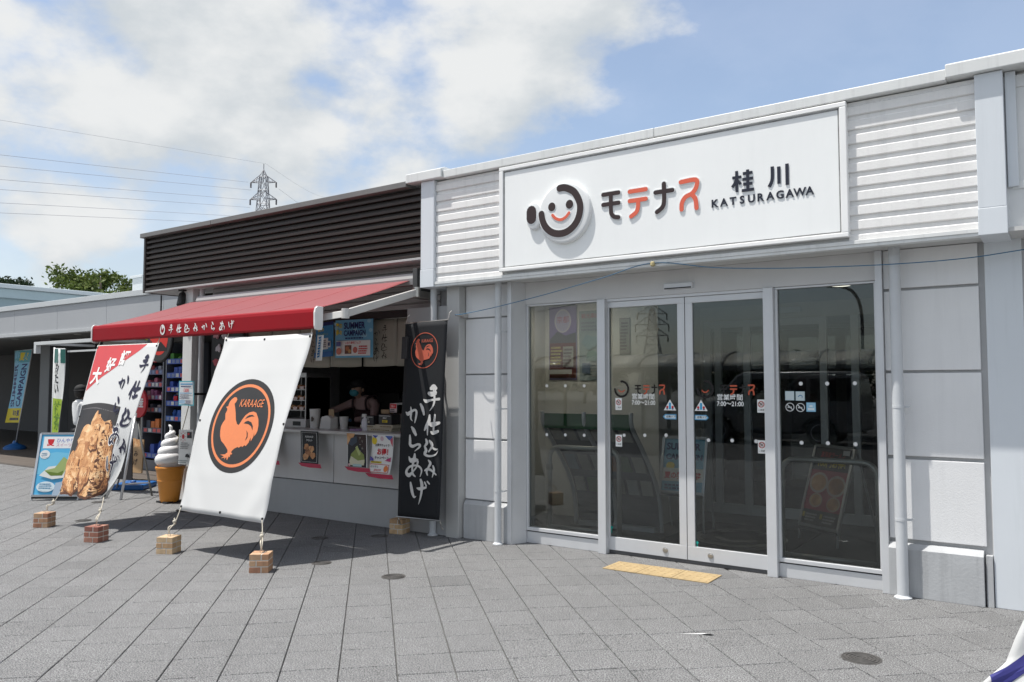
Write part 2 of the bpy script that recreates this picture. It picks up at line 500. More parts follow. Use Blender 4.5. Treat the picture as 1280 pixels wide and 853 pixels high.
hw, hl = (SP - .0056) / 2, (SP - .0056) / 2
variants = []
for i in range(10):
    v, f = tile_mesh(0, hw, hl); me = bpy.data.meshes.new('paving_stone'); me.from_pydata(v, [], f); me.materials.append(PAVING)
    t = (.95, .97, .98, .99, 1.0, 1.0, 1.01, 1.02, 1.04, .87)[i]; tones(me, [t] * len(f)); variants.append(me)
cells = []
rt = math.sqrt(.5)
rnd = random.Random(3)
sy, cyw = math.sin(CAM_YAW), math.cos(CAM_YAW)
for a in range(-50, 22):
    n = N0 + (a + .5) * SP
    off = rnd.choice((0, 0, .01, -.015, .06, .15)) + rnd.uniform(-.006, .006)
    for b in range(-42, 60):
        s = S0 + off + (b + .5) * SP
        x = (n - s) * rt; y = (n + s) * rt
        if x < -18 or x > 3.5 or y < -3.0: continue
        lim = 6.50 if x > -9.3 else (6.7 if x > -10.2 else 7.0)
        if y > lim + .1: continue
        if -3.25 < x < -2.32 and 5.99 < y < 6.10 and False: continue
        fw = -x * sy + y * cyw; ri = x * cyw + y * sy
        vis = fw > 3.2 and abs(ri) < fw * .66 and y < min(lim, 6.28) - .05
        size = 1 / (fw * fw) if vis else 0
        cells.append((size, x, y, rnd.randrange(9) if rnd.random() < .96 else 9))
cells.sort(key=lambda c: -c[0])
vis_cells = cells[:298]
for sz, x, y, t in vis_cells:
    o = bpy.data.objects.new('paving_stone', variants[t]); COL.objects.link(o); o.parent = ground
    o.location = (x, y, rnd.uniform(-.0012, .0006)); o.rotation_euler = (rnd.uniform(-.003, .003), rnd.uniform(-.003, .003), R(45) + rnd.uniform(-.002, .002))
mb = MB(); vals = []
c45 = math.cos(R(45))
for sz, x, y, t in cells[298:]:
    v, f = tile_mesh(0, hw, hl); dz = rnd.uniform(-.0012, .0006)
    mb.add([(x + (p[0] - p[1]) * c45, y + (p[0] + p[1]) * c45, p[2] + dz) for p in v], f); vals += [(.95, .97, .98, .99, 1.0, 1.0, 1.01, 1.02, 1.04, .87)[t]] * len(f)
o = build(mb, 'paving_stones', PAVING, ground, kind='stuff', recalc=False); tones(o.data, vals)
# road and car park behind the viewpoint (seen mirrored in the glass)
mb = MB().add([(-60, -60, -.004), (40, -60, -.004), (40, -3.1, -.004), (-60, -3.1, -.004)], [(0, 1, 2, 3)])
build(mb, 'car_park', M('asphalt', (.05, .05, .052), .9, var=.15, vscale=3, bump=.3, bscale=90), kind='structure', recalc=False)
# wooden deck in front of the left-hand building
mb = MB()
for i in range(14):
    y0 = 7.05 + i * .19
    mb.box(-30, -9.5, y0, y0 + .182, -.01, .02)
build(mb, 'timber_deck', M('deck_boards', (.10, .082, .068), .7, var=.2, vscale=3, stretch=(.3, 6, 1)), kind='structure', bevel=.003)

# tactile warning tiles
tp = thing('tactile_paving', 'yellow tactile warning strip of dotted tiles in front of the sliding doors', 'tactile paving', (-2.785, 6.04, 0))
tp.rotation_euler = (0, 0, R(1.2))
ORG[tp.name] = Vector()
ty = M('tactile_yellow', (.40, .295, .155), .78, var=.13, vscale=14, bump=.3, bscale=150)
me0 = None
for i in range(3):
    if me0 is None:
        mb = MB(); mb.prism([(-.148, -.152, .0008), (.148, -.152, .0008), (.148, .152, .0008), (-.148, .152, .0008)], (0, 0, .006))
        for a in range(5):
            for b in range(5):
                mb.lathe([(.0125, .0067), (.009, .0112), (.003, .0118)], 8, (-.117 + a * .0585, -.117 + b * .0585, 0))
        o = build(mb, 'tile', ty, tp, local=True); me0 = o.data
    else:
        o = bpy.data.objects.new('tile', me0); COL.objects.link(o); o.parent = tp
    o.location = (-.301 + i * .301, 0, 0)

# drain covers
iron = M('cast_iron', (.11, .105, .10), .6, metal=.5, var=.25, vscale=30)


def drain(x, y, r, label):
    t = thing('drain_cover', label, 'drain cover', (x, y, 0), 'round drain covers set in the paving', local=True)
    mb = MB().lathe([(r, -.01), (r, .002), (r * .93, .003), (r * .92, .001)], 40); build(mb, 'rim', iron, t)
    mb = MB()
    pr = [(.004, .0015)]
    k = 5
    prof = []
    for i in range(k):
        a = r * .9 * (i + .15) / k; b = r * .9 * (i + .85) / k
        prof += [(max(a, .003), .0), (max(a + .002, .004), .0055), (b - .002, .0055), (b, .0)]
    mb.lathe(prof, 40); build(mb, 'grating', iron, t)


drain(-1.017, 4.79, .105, 'round iron drain cover with ring grating in paving at lower right')
drain(-4.444, 4.69, .095, 'small round drain cover in sunlit paving in front of the black banner')
drain(-5.28, 4.693, .085, 'drain cover cut by the edge of the awning shadow')
drain(-6.15, 5.44, .085, 'drain cover in deep shade below the serving counter')
drain(-5.75, 5.86, .085, 'drain cover in shade nearest the foot of the counter wall')
drain(-10.37, 5.45, .085, 'drain cover between the easel stand legs and the giant cone')
drain(-9.1, 4.62, .085, 'drain cover behind the two left brick weights')

# scrap of white paper
mb = MB().add([(-2.01, 4.62, .002), (-1.86, 4.73, .003), (-1.83, 4.71, .012), (-1.85, 4.69, .016), (-1.9, 4.68, .003)], [(0, 1, 4), (1, 2, 3, 4)])
tag(build(mb, 'paper_scrap', M('paper_white', (.8, .8, .8), .7), solid=.0006), 'scrap of white paper lying on the paving at the centre right', 'paper scrap')
# ------------------------------------------------------------------ white entrance building
B = thing('entrance_building', 'white entrance building with automatic glass doors beneath a large white signboard', 'building', (-2.8, 6.45, 0))
# backing masses (behind the panels) and roof
for a_ in ((-5.15, -4.47, 6.33), (-1.17, 3.2, 6.43)): build(MB().box(a_[0], a_[1], a_[2], 6.6, 0, 2.52), 'wall_core', M('wall_joint', (.50, .50, .50), .8), B)
mb = MB().box(-5.38, 3.4, 6.12, 14.2, 3.46, 3.54)
mb.box(-5.38, 3.4, 6.13, 6.45, 2.53, 3.46); mb.box(-5.38, -5.30, 6.45, 14.2, 2.5, 3.46)
build(mb, 'roof', siding_b, B)


def panels(x0, x1, yf, zs, name, mat, th=.028):
    for a, b in zs:
        build(MB().box(x0, x1, yf, yf + th, a, b), name, mat, B, bevel=.004)


panels(-5.005, -4.462, 6.30, [(.385, .965), (.985, 1.605), (1.62, 2.165), (2.18, 2.498)], 'wall_panel', wallw)
panels(-1.145, -.535, 6.40, [(.40, .97), (.995, 1.592), (1.612, 2.194), (2.214, 2.498)], 'wall_panel', wallw)
panels(-.268, 3.1, 6.44, [(0, .72), (.74, 1.42), (1.44, 2.10), (2.12, 2.83)], 'wall_panel', wallw)
# sloping-topped grey plinths
for x0, x1, yf, yb in ((-5.0, -4.462, 6.262, 6.33), (-1.148, -.552, 6.352, 6.43)):
    mb = MB().prism([(x0, yf, 0), (x0, yf, .335), (x0, yf + .038, .372), (x0, yb, .372), (x0, yb, 0)], (x1 - x0, 0, 0))
    build(mb, 'plinth', plinth_m, B, bevel=.003)
build(MB().box(-.540, -.500, 6.37, 6.44, 0, .345), 'plinth', plinth_m, B, bevel=.002)
# steel clad columns
build(MB().box(-5.175, -5.012, 6.20, 6.36, 0, 2.499), 'column', M('column_steel', (.50, .50, .49), .4, metal=.2, var=.05, vscale=1.5), B, bevel=.004)
build(MB().box(-.495, -.275, 6.385, 6.50, 0, 2.52), 'column', pil_m, B, bevel=.004)
# soffit
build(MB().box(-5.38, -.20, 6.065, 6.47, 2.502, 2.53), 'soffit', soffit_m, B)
# siding strips of the fascia
prof = [(6.085, 0), (6.067, .006), (6.0672, .066), (6.083, .075), (6.083, .1035)]


def siding(x0, x1, n, z0, name, mf, pitch=.1042, yo=0.):
    for i in range(n):
        z = z0 + i * pitch; k = pitch / .1042
        pts = [(x0, y + yo, z + h * k) for y, h in prof] + [(x0, 6.125 + yo, z + .1035 * k), (x0, 6.125 + yo, z)]
        build(MB().prism(pts, (x1 - x0, 0, 0)), name, mf, B, bevel=.0015)


siding(-5.208, -4.38, 10, 2.512, 'siding_strip', siding_m)
siding(-1.305, -.49, 10, 2.512, 'siding_strip', siding_m)
build(MB().box(-4.38, -1.305, 6.083, 6.125, 2.54, 3.555), 'sign_backing', siding_b, B)
build(MB().box(-5.21, -.485, 6.052, 6.12, 2.486, 2.5095), 'fascia_trim', cap_m, B, bevel=.003)
build(MB().box(-5.21, -.485, 6.046, 6.058, 2.5095, 2.537), 'fascia_trim', cap_m, B, bevel=.002)
# corner pillars of the fascia
for x0, x1 in ((-5.385, -5.212), (-.492, -.330)):
    build(MB().box(x0, x1, 6.038, 6.13, 2.668, 3.566), 'fascia_pillar', pil_m, B, bevel=.004)
    build(MB().box(x0 - .003, x1 + .002, 6.034, 6.40, 2.487, 2.666), 'fascia_pillar', pil_m, B, bevel=.004)
# coping: long strip in three lengths, raised caps over the pillars
for x0, x1 in ((-5.08, -2.803), (-2.799, -.655)):
    build(MB().box(x0, x1, 6.02, 6.5, 3.562, 3.640), 'coping', cap_m, B, bevel=.006)
for x0, x1 in ((-5.56, -5.085), (-.656, .9)):
    mb = MB().prism([(x0, 5.995, 3.57), (x0, 5.995, 3.66), (x0, 6.06, 3.685), (x0, 6.5, 3.69), (x0, 6.5, 3.57)], (x1 - x0, 0, 0))
    build(mb, 'coping_cap', cap_m, B, bevel=.006)
build(MB().box(-.18, 3.3, 5.99, 6.5, 3.57, 3.655), 'coping', cap_m, B)
# recessed louvred bay to the right of the pillar
for i in range(11):
    z = 2.86 + i * .066
    build(MB().prism([(-.255, 6.19, z), (-.255, 6.16, z + .012), (-.255, 6.165, z + .045), (-.255, 6.19, z + .06), (-.255, 6.23, z + .06), (-.255, 6.23, z)], (2.6, 0, 0)), 'louvre', siding_m, B)
build(MB().box(-.322, -.262, 6.10, 6.30, 2.80, 3.565), 'louvre_frame', pil_m, B, bevel=.003)
build(MB().box(-.262, 2.6, 6.235, 6.30, 2.80, 3.565), 'louvre_back', siding_b, B)
build(MB().box(-.30, 2.6, 6.12, 6.46, 2.785, 2.835), 'fascia_trim', cap_m, B, bevel=.003)
# drain pipes with brackets and foot flanges


def downpipe(x, y, r, z1, brk):
    mb = MB().lathe([(r, 0.0), (r, z1)], 20, (x, y, 0))
    p = build(mb, 'downpipe', pipe_m, B, smooth=True, autosmooth=40)
    mb = MB().lathe([(r * 1.5, .0), (r * 1.5, .008), (r * 1.2, .014), (r * 1.02, .022)], 24, (x, y, 0)); build(mb, 'flange', pipe_m, p, smooth=True, autosmooth=40)
    mb = MB().lathe([(r * 1.04, z1 - .075), (r * 1.08, z1 - .07), (r * 1.08, z1 - .06), (r * 1.04, z1 - .055)], 24, (x, y, 0)); build(mb, 'collar', pipe_m, p, smooth=True, autosmooth=40)
    for z in brk:
        mb = MB().lathe([(r * 1.05, z - .009), (r * 1.05, z + .009)], 24, (x, y, 0))
        mb.box(x + r * .6, x + r + .03, y + .01, y + .018, z - .007, z + .007); mb.lathe([(.006, -.014), (.006, .05)], 8, (x + r + .022, y + .02, z), axis='y')
        build(mb, 'bracket', pipe_m, p)


downpipe(-1.05, 6.30, .039, 2.502, (.55, 1.35))
downpipe(-4.53, 6.20, .033, 2.502, (.50, 1.28, 2.02))
downpipe(-5.345, 6.20, .035, 2.78, ())
# ---- glazing
build(MB().box(-4.462, -4.415, 6.255, 6.34, 0, 2.501), 'frame_trim', alu, B, bevel=.002)
build(MB().prism([(-4.415, 6.275, 0), (-4.362, 6.425, 0), (-4.362, 6.49, 0), (-4.462, 6.49, 0), (-4.462, 6.35, 0), (-4.415, 6.35, 0)], (0, 0, 2.501)), 'door_jamb', alu, B)
build(MB().box(-1.196, -1.148, 6.365, 6.49, 0, 2.501), 'frame_trim', alu, B, bevel=.002)
build(MB().box(-4.362, -1.196, 6.415, 6.49, 2.288, 2.501), 'door_header', M('header_panel', (.60, .60, .60), .5, var=.03), B, bevel=.002)
hd = MB().box(-2.895, -2.632, 6.385, 6.415, 2.328, 2.382); s_ = build(hd, 'door_sensor', alu, B, bevel=.006)
build(MB().box(-2.885, -2.642, 6.3805, 6.386, 2.332, 2.342), 'sensor_lens', black, s_)
build(MB().box(-2.905, -2.622, 6.412, 6.4165, 2.32, 2.39), 'sensor_plate', alu, s_)
# fixed windows with bottom panels


def window(x0, x1, label):
    mb = MB()
    mb.box(x0, x1, 6.43, 6.49, .118, .15); mb.box(x0, x0 + .022, 6.432, 6.488, .15, 2.27); mb.box(x1 - .022, x1, 6.432, 6.488, .15, 2.27); mb.box(x0, x1, 6.43, 6.49, 2.27, 2.286)
    w = build(mb, 'window', alu, B, bevel=.003, label=label)
    build(MB().box(x0, x1, 6.442, 6.48, .0, .106), 'kick_panel', alu, w, bevel=.003)
    build(MB().box(x0, x1, 6.455, 6.48, .106, .118), 'shadow_gap', black, w)
    build(MB().box(x0 + .022, x1 - .022, 6.456, 6.464, .15, 2.27), 'pane', GLASS, w)
    return w


wl = window(-4.361, -3.556, 'fixed window left of the sliding doors'); wr = window(-1.958, -1.197, 'fixed window right of the sliding doors')
for x in (-3.517, -2.000):
    build(MB().box(x - .039, x + .041, 6.39, 6.50, 0, 2.286), 'mullion', alu, B, bevel=.003)


def leaf(x0, x1, st0, st1):
    mb = MB()
    mb.box(x0, x1, 6.448, 6.492, .034, .15); mb.box(x0, x1, 6.448, 6.492, 2.208, 2.262)
    mb.box(x0, x0 + st0, 6.449, 6.491, .15, 2.208); mb.box(x1 - st1, x1, 6.449, 6.491, .15, 2.208)
    d = build(mb, 'sliding_door', alu, B, bevel=.003)
    build(MB().box(x0 + st0, x1 - st1, 6.464, 6.472, .15, 2.208), 'pane', GLASS, d)
    return d


dl = leaf(-3.476, -2.7335, .012, .066); dr = leaf(-2.7275, -2.041, .066, .012)
build(MB().box(-2.738, -2.722, 6.46, 6.48, .03, 2.262), 'door_seal', black, B)
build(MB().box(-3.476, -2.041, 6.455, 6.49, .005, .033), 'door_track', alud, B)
build(MB().box(-3.476, -2.041, 6.43, 6.50, 2.264, 2.287), 'door_rail', alu, B)
for d, x in ((dl, -2.93), (dr, -2.525)):
    build(MB().lathe([(.024, 6.448), (.024, 6.442), (.016, 6.440), (.015, 6.437), (.004, 6.436)], 20, (x, 0, .092), axis='y'), 'lock', steel, d, smooth=True, autosmooth=35)
# prints on the glass
FS = plane_surf((-4.0, 6.4555, 0), (1, 0, 0), (0, 0, -1)); DS = plane_surf((-4.0, 6.4635, 0), (1, 0, 0), (0, 0, -1))


def gx(x): return x + 4.0


dot_m = M('glass_dot', (.62, .63, .62), .6)


def dots(parent, pts, surf):
    for x, z in pts: decal([(sh_disc(gx(x), -z, .0155), dot_m), (sh_disc(gx(x), -z, .010), M('glass_dot_core', (.72, .72, .72), .6))], surf, 'glass_dot', parent)


dots(wl, [(-4.139, 1.5), (-3.932, 1.5), (-3.728, 1.5), (-4.14, 1.035), (-3.934, 1.04), (-3.731, 1.044)], FS)
dots(wr, [(-1.77, 1.517), (-1.572, 1.517), (-1.371, 1.519), (-1.773, 1.055), (-1.576, 1.059), (-1.376, 1.06)], FS)
dots(dl, [(-3.324, 1.058), (-3.121, 1.065), (-2.919, 1.073)], DS); dots(dr, [(-2.536, 1.045), (-2.333, 1.05), (-2.134, 1.051)], DS)
# rounded strokes of the logo, as (x, z) on the signboard plane
LOGO = {
    'arc': [(-3.700, 3.253), (-3.655, 3.253), (-3.611, 3.238), (-3.556, 3.205), (-3.518, 3.152), (-3.494, 3.095), (-3.490, 3.04), (-3.503, 2.98), (-3.531, 2.927), (-3.573, 2.885), (-3.63, 2.855), (-3.695, 2.846), (-3.76, 2.858), (-3.816, 2.890), (-3.858, 2.937), (-3.882, 2.99), (-3.893, 3.045)],
    'smile': [(-3.775, 3.021), (-3.742, 2.988), (-3.690, 2.970), (-3.638, 2.987), (-3.604, 3.021)],
    'mo': [[(-3.281, 3.143), (-3.133, 3.143)], [(-3.281, 3.055), (-3.133, 3.055)], [(-3.206, 3.143), (-3.206, 2.998), (-3.197, 2.962), (-3.172, 2.938), (-3.135, 2.930)]],
    'te': [[(-3.028, 3.135), (-2.878, 3.135)], [(-3.028, 3.054), (-2.879, 3.054)], [(-2.949, 3.054), (-2.951, 2.995), (-2.968, 2.952), (-3.016, 2.922)]],
    'na': [[(-2.792, 3.094), (-2.642, 3.094)], [(-2.716, 3.157), (-2.716, 3.011), (-2.735, 2.960), (-2.780, 2.930)]],
    'su': [[(-2.568, 3.148), (-2.441, 3.149), (-2.435, 3.095), (-2.470, 3.045), (-2.530, 3.02), (-2.560, 2.975), (-2.564, 2.924)], [(-2.479, 3.040), (-2.445, 2.993), (-2.437, 2.920)]]}
RED_LOGO = (.72, .13, .07); DARK_LOGO = (.035, .018, .016)


def door_prints(d, ox, tri_x, arrow, no_x, t_x):
    it = []
    wm, rm, dm = PM((.84, .85, .84)), PM((.50, .10, .05)), PM((.012, .010, .010))
    # small logo in dark and red film
    k = .33; cx, cz = -3.0, 3.04

    def lg(p, w=.040): return sh_stroke([(gx(t_x) + (x - cx) * k + .13, -(1.468 + (z - cz) * k), w * k) for x, z in p])
    for key, mm in (('mo', dm), ('te', rm), ('na', dm), ('su', rm)):
        for st in LOGO[key]: it.append((lg(st), mm))
    it.append((lg(LOGO['arc'], .06), dm)); it.append((lg(LOGO['smile'], .03), rm))
    decal(it, DS, 'logo_lettering', d); it = []
    it.append((sh_text('営業時間', gx(t_x), -1.385, .056, bold=.010), wm)); it.append((sh_text('7:00〜21:00', gx(t_x), -1.333, .054, bold=.016, sx=.86), wm))
    decal(it, DS, 'hours_lettering', d); it = []
    # warning triangle and arrow
    tx = gx(tri_x)
    it.append((sh_poly([(tx, -1.382), (tx + .058, -1.288), (tx - .058, -1.288)]), wm))
    it.append((sh_rect(tx - .010, -1.355, tx + .010, -1.297), PM(CY_)))
    for sx in (-1, 1): it += [(sh_disc(tx + sx * .025, -1.317, .010), PM(RD_)), (sh_rect(tx + sx * .025 - .008, -1.308, tx + sx * .025 + .008, -1.296), PM((.10, .12, .2)))]
    decal(it, DS, 'warning_sticker', d); it = []
    a = 1 if arrow > 0 else -1

    def ar(pts): return sh_poly([(tx + a * px, -1.233 + py) for px, py in pts])
    it.append((ar([(-.058, -.022), (.045, -.022), (.068, 0), (.045, .022), (-.058, .022)]), PM((.10, .33, .55))))
    it.append((ar([(-.050, -.014), (.040, -.014), (.055, 0), (.040, .014), (-.050, .014)]), PM((.62, .70, .74))))
    it.append((sh_text('自動ドア', tx - .036, -1.226, .022, bold=.01), PM(BK_)))
    decal(it, DS, 'arrow_sticker', d)
    # prohibition stickers
    for z in (1.333, 1.005):
        x = gx(no_x)
        it = [(sh_rect(x - .032, -z - .056, x + .032, -z + .050), wm), (sh_disc(x, -z - .018, .026), PM((.45, .05, .05))), (sh_disc(x, -z - .018, .020), PM((.68, .62, .60))),
               (sh_stroke([(x - .014, -z - .004, .004), (x + .014, -z - .032, .004)]), PM((.3, .05, .05))), (sh_stroke([(x - .014, -z - .03, .007), (x + .01, -z - .01, .005)]), PM(BK_)),
               (sh_text('ご遠慮', x - .026, -z + .034, .017), PM(BK_))]
        decal(it, DS, 'prohibition_sticker', d)


door_prints(dl, 0, -2.880, -1, -3.377, -3.246)
door_prints(dr, 0, -2.598, 1, -2.088, -2.46)
it = []
for x0, z0, x1, z1, kind in ((-1.893, 1.458, -1.822, 1.385, 0), (-1.812, 1.456, -1.741, 1.383, 1), (-1.893, 1.368, -1.822, 1.296, 2), (-1.812, 1.366, -1.741, 1.294, 2), (-1.731, 1.370, -1.660, 1.298, 3)):
    cx, cz = gx((x0 + x1) / 2), -(z0 + z1) / 2; it = []
    if kind == 2:
        it += [(sh_ring(cx, cz, .029, .034), PM((.68, .7, .7))), (sh_stroke([(cx - .02, cz - .02, .006), (cx + .02, cz + .02, .006)]), PM((.68, .7, .7))), (sh_rect(cx - .018, cz - .004, cx + .014, cz + .006), PM((.5, .52, .52)))]
    else:
        it += [(sh_rect(gx(x0), -z0, gx(x1), -z1), PM((.36, .48, .52) if kind < 3 else (.18, .42, .62))), (sh_rect(gx(x0) + .004, -z0 + .004, gx(x1) - .004, -z1 - .004), PM((.52, .60, .62) if kind < 3 else (.32, .55, .70)))]
        if kind == 1: it.append((sh_stroke([(cx - .015, cz + .005, .006), (cx, cz - .006, .008), (cx + .016, cz + .002, .006), (cx + .013, cz + .014, .005)]), PM((.10, .25, .40))))
        if kind == 3: it += [(sh_rect(cx - .024, cz + .008, cx + .024, cz + .022), PM((.7, .75, .78))), (sh_rect(cx - .012, cz - .014, cx + .012, cz - .002), PM((.7, .75, .78)))]
    decal(it, FS, 'sticker', wr)
teal = PM((.02, .35, .30))
decal([(sh_disc(gx(-2.648), -.185, .012), teal), (sh_rect(gx(-2.651), -.176, gx(-2.645), -.15), teal)], DS, 'sticker', dr)
decal([(sh_disc(gx(-3.455), -.23, .012), teal), (sh_rect(gx(-3.458), -.22, gx(-3.452), -.18), teal)], DS, 'sticker', dl)
# ---- vestibule behind the glass
intw = M('vestibule_wall', (.62, .60, .55), .7, var=.04); floor_m = M('vestibule_floor', (.05, .046, .043), .45, var=.15, vscale=3)
build(MB().box(-6.2, -.9, 6.49, 14, -.005, .006), 'vestibule_floor', floor_m, B)
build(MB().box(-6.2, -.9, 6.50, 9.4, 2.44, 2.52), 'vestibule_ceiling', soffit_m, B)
build(MB().box(-5.165, -5.15, 6.61, 8.1, .006, 2.44), 'vestibule_wall', intw, B); build(MB().box(-6.25, -6.2, 8.75, 14, 0, 2.6), 'vestibule_wall', intw, B); build(MB().box(-.95, -.9, 6.61, 14, 0, 2.6), 'vestibule_wall', intw, B)
build(MB().box(-5.15, -3.70, 8.0, 8.1, 0.006, 2.44), 'vestibule_wall', intw, B); build(MB().box(-3.76, -3.70, 8.1, 9.2, 0.006, 2.44), 'vestibule_wall', intw, B); build(MB().box(-6.2, -3.66, 9.2, 9.3, 0.006, 2.44), 'vestibule_wall', intw, B)
build(MB().box(-3.66, -.95, 9.2, 9.3, 2.27, 2.44), 'vestibule_wall', intw, B)
s_ = build(MB().box(-2.78, -2.50, 9.17, 9.2, 2.33, 2.39), 'door_sensor', alu, B, bevel=.004)
mb = MB()
for x in (-3.62, -3.49, -3.14, -2.28, -1.95, -1.02):
    mb.box(x - .04, x + .04, 9.21, 9.27, .006, 2.27)
mb.box(-3.6, -2.3, 9.215, 9.265, 2.19, 2.268); mb.box(-3.6, -1.0, 9.215, 9.265, .007, .12)
build(mb, 'inner_door_frame', alu, B, bevel=.003)
build(MB().box(-3.6, -1.0, 9.235, 9.245, .12, 2.19), 'inner_pane', CLEAR, B)
build(MB().box(-6.2, -.95, 9.4, 13.9, 2.45, 2.52), 'shop_ceiling', soffit_m, B)
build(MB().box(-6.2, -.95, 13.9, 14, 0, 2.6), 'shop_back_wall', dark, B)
for x in (-5.4, -4.2, -2.0): build(MB().box(x - .45, x + .45, 12.6, 13.1, .007, 1.5), 'shop_shelf', M('shelf_dark', (.12, .10, .09), .7), B)
fill_lampm = bpy.data.materials.new('fill_lamp_glow'); fill_lampm.use_nodes = True
e_ = fill_lampm.node_tree.nodes['Principled BSDF']; e_.inputs['Emission Color'].default_value = (1, .93, .80, 1); e_.inputs['Emission Strength'].default_value = 26
lamp2 = fill_lampm.copy(); lamp2.name = 'lamp_glow_dim'; lamp2.node_tree.nodes['Principled BSDF'].inputs['Emission Strength'].default_value = 1.3
for x, y in ((-4.85, 7.35), (-4.25, 7.35), (-1.76, 7.8)):  # left pair added out of view to light the poster wall; right one real
    build(MB().lathe([(.085, 2.428), (.085, 2.439)], 24, (x, y, 0)), 'ceiling_or_fill_light', fill_lampm if x < -3 else lamp2, B); build(MB().lathe([(.10, 2.432), (.10, 2.4395), (.088, 2.4395), (.088, 2.432)], 24, (x, y, 0)), 'lamp_ring', white, B)

# ------------------------------------------------------------------ signboard
SG = thing('signboard', 'large white signboard with smiling face logo, モテナス 桂川 and KATSURAGAWA lettering', 'sign', (-2.84, 6.08, 2.56))
sp = M('sign_panel', (.88, .89, .88), .42, var=.02, vscale=1.5, streak=.018)
build(MB().box(-4.345, -1.342, 6.03, 6.075, 2.592, 3.518), 'panel', sp, SG)
mb = MB()
fo, fi = (-4.389, -1.295, 2.565, 3.552), (-4.343, -1.343, 2.598, 3.516)
mb.box(fo[0], fo[1], 6.016, 6.08, fi[3], fo[3]); mb.box(fo[0], fo[1], 6.016, 6.08, fo[2], fi[2])
mb.box(fo[0], fi[0], 6.0165, 6.079, fi[2], fi[3]); mb.box(fi[1], fo[1], 6.0165, 6.079, fi[2], fi[3])
build(mb, 'frame', white, SG, bevel=.005)
mb = MB(); ii = (-4.338, -1.348, 2.603, 3.511); t = .010
mb.box(ii[0], ii[1], 6.026, 6.03, ii[3] - t, ii[3]); mb.box(ii[0], ii[1], 6.026, 6.03, ii[2], ii[2] + t * .7); mb.box(ii[0], ii[0] + t * .6, 6.026, 6.03, ii[2], ii[3]); mb.box(ii[1] - t * .6, ii[1], 6.026, 6.03, ii[2], ii[3])
build(mb, 'gasket', M('gasket_grey', (.22, .22, .22), .7, var=.5, vscale=8), SG)
# disc and ear with rounded rims


def dome(cx, cz, rx, rz, y0, y1, n=56):
    mb = MB(); vs = []; fs = []
    steps = [(1, 0), (1, .62), (.985, .8), (.955, .93), (.91, 1), (.02, 1)]
    for k, h in steps:
        for j in range(n):
            a = 2 * math.pi * j / n; vs.append((cx + rx * k * math.cos(a), y0 + (y1 - y0) * h, cz + rz * k * math.sin(a)))
    for i in range(len(steps) - 1):
        for j in range(n): fs.append((i * n + j, i * n + (j + 1) % n, (i + 1) * n + (j + 1) % n, (i + 1) * n + j))
    fs.append(tuple(range((len(steps) - 1) * n, len(steps) * n)))
    return mb.add(vs, fs)


disc = build(dome(-3.662, 3.032, .270, .276, 6.03, 5.992), 'logo_disc', M('disc_white', (.74, .75, .75), .4), SG, smooth=True, autosmooth=38)
build(dome(-3.985, 3.042, .083, .128, 6.03, 5.996), 'logo_disc', M('disc_white', (.74, .75, .75), .4), SG, smooth=True, autosmooth=38)


def solid(shape, y, th):
    mb = MB()
    for v, f in shape:
        n = len(v); edges = {}
        for q in f:
            for i in range(len(q)):
                e = (q[i], q[(i + 1) % len(q)]); edges[e] = edges.get(e, 0) + 1
        rim = [e for e in edges if (e[1], e[0]) not in edges]
        mb.add([(x, y, z) for x, z in v] + [(x, y - th, z) for x, z in v], [tuple(i + n for i in q) for q in f] + [(a, b, b + n, a + n) for a, b in rim])
    return mb


dk = M('letter_brown', DARK_LOGO, .4); rd = M('letter_coral', RED_LOGO, .4); nv = M('letter_navy', (.012, .014, .028), .4); edge = M('letter_edge', (.78, .8, .8), .5)


def letter(strokes, w, mat, y=6.03, th=.007, name='letter'):
    outl = MB(); face = MB()
    for i, st in enumerate(strokes):
        P = [(x, z, w) for x, z in st]; Q = [(x, z, w + .014) for x, z in st]
        a = solid(sh_stroke(Q), y + .0004 * i, th); outl.add(a.v, a.f, 0)
        b = solid(sh_stroke(P), y - th - .0004 * i, .003 + .0003 * i); outl.add(b.v, b.f, 1)
    return build(outl, name, [edge, mat], SG)


letter([LOGO['arc']], .062, dk, 5.993, .004, 'logo_arc'); letter([LOGO['smile']], .026, rd, 5.993, .004, 'logo_smile')
for x, z in ((-3.783, 3.097), (-3.599, 3.097)):
    o = MB(); a = solid(sh_disc(x, z, .046, .048), 5.993, .003); o.add(a.v, a.f, 0); a = solid(sh_disc(x, z, .037, .039), 5.990, .003); o.add(a.v, a.f, 1); build(o, 'logo_eye', [edge, dk], SG)
o = MB(); sp_ = lambda r, k: sh_stroke([(-4.005, 3.085, r), (-4.005, 3.020, r)])
a = solid(sp_(.118, 0), 5.997, .003); o.add(a.v, a.f, 0); a = solid(sp_(.102, 0), 5.994, .003); o.add(a.v, a.f, 1); build(o, 'logo_ear', [edge, dk], SG)
letter(LOGO['mo'], .036, dk); letter(LOGO['te'], .036, rd); letter(LOGO['na'], .036, dk); letter(LOGO['su'], .036, rd)


def solid_text(txt, x, z, size, sx, bold, gap=None):
    """separate standing letters, evenly spaced"""
    xs = x
    for i, ch in enumerate(txt):
        sh = [([(px, -py) for px, py in v], f) for v, f in sh_text(ch, 0, 0, size, bold=bold, sx=sx)]
        w = max(p[0] for v, f in sh for p in v) - min(p[0] for v, f in sh for p in v); m0 = min(p[0] for v, f in sh for p in v)
        cx = x + i * gap
        sh = [([(px - m0 - w / 2 + cx, py + z) for px, py in v], f) for v, f in sh]
        a = solid(sh, 6.03, .006); build(a, 'letter', nv, SG)


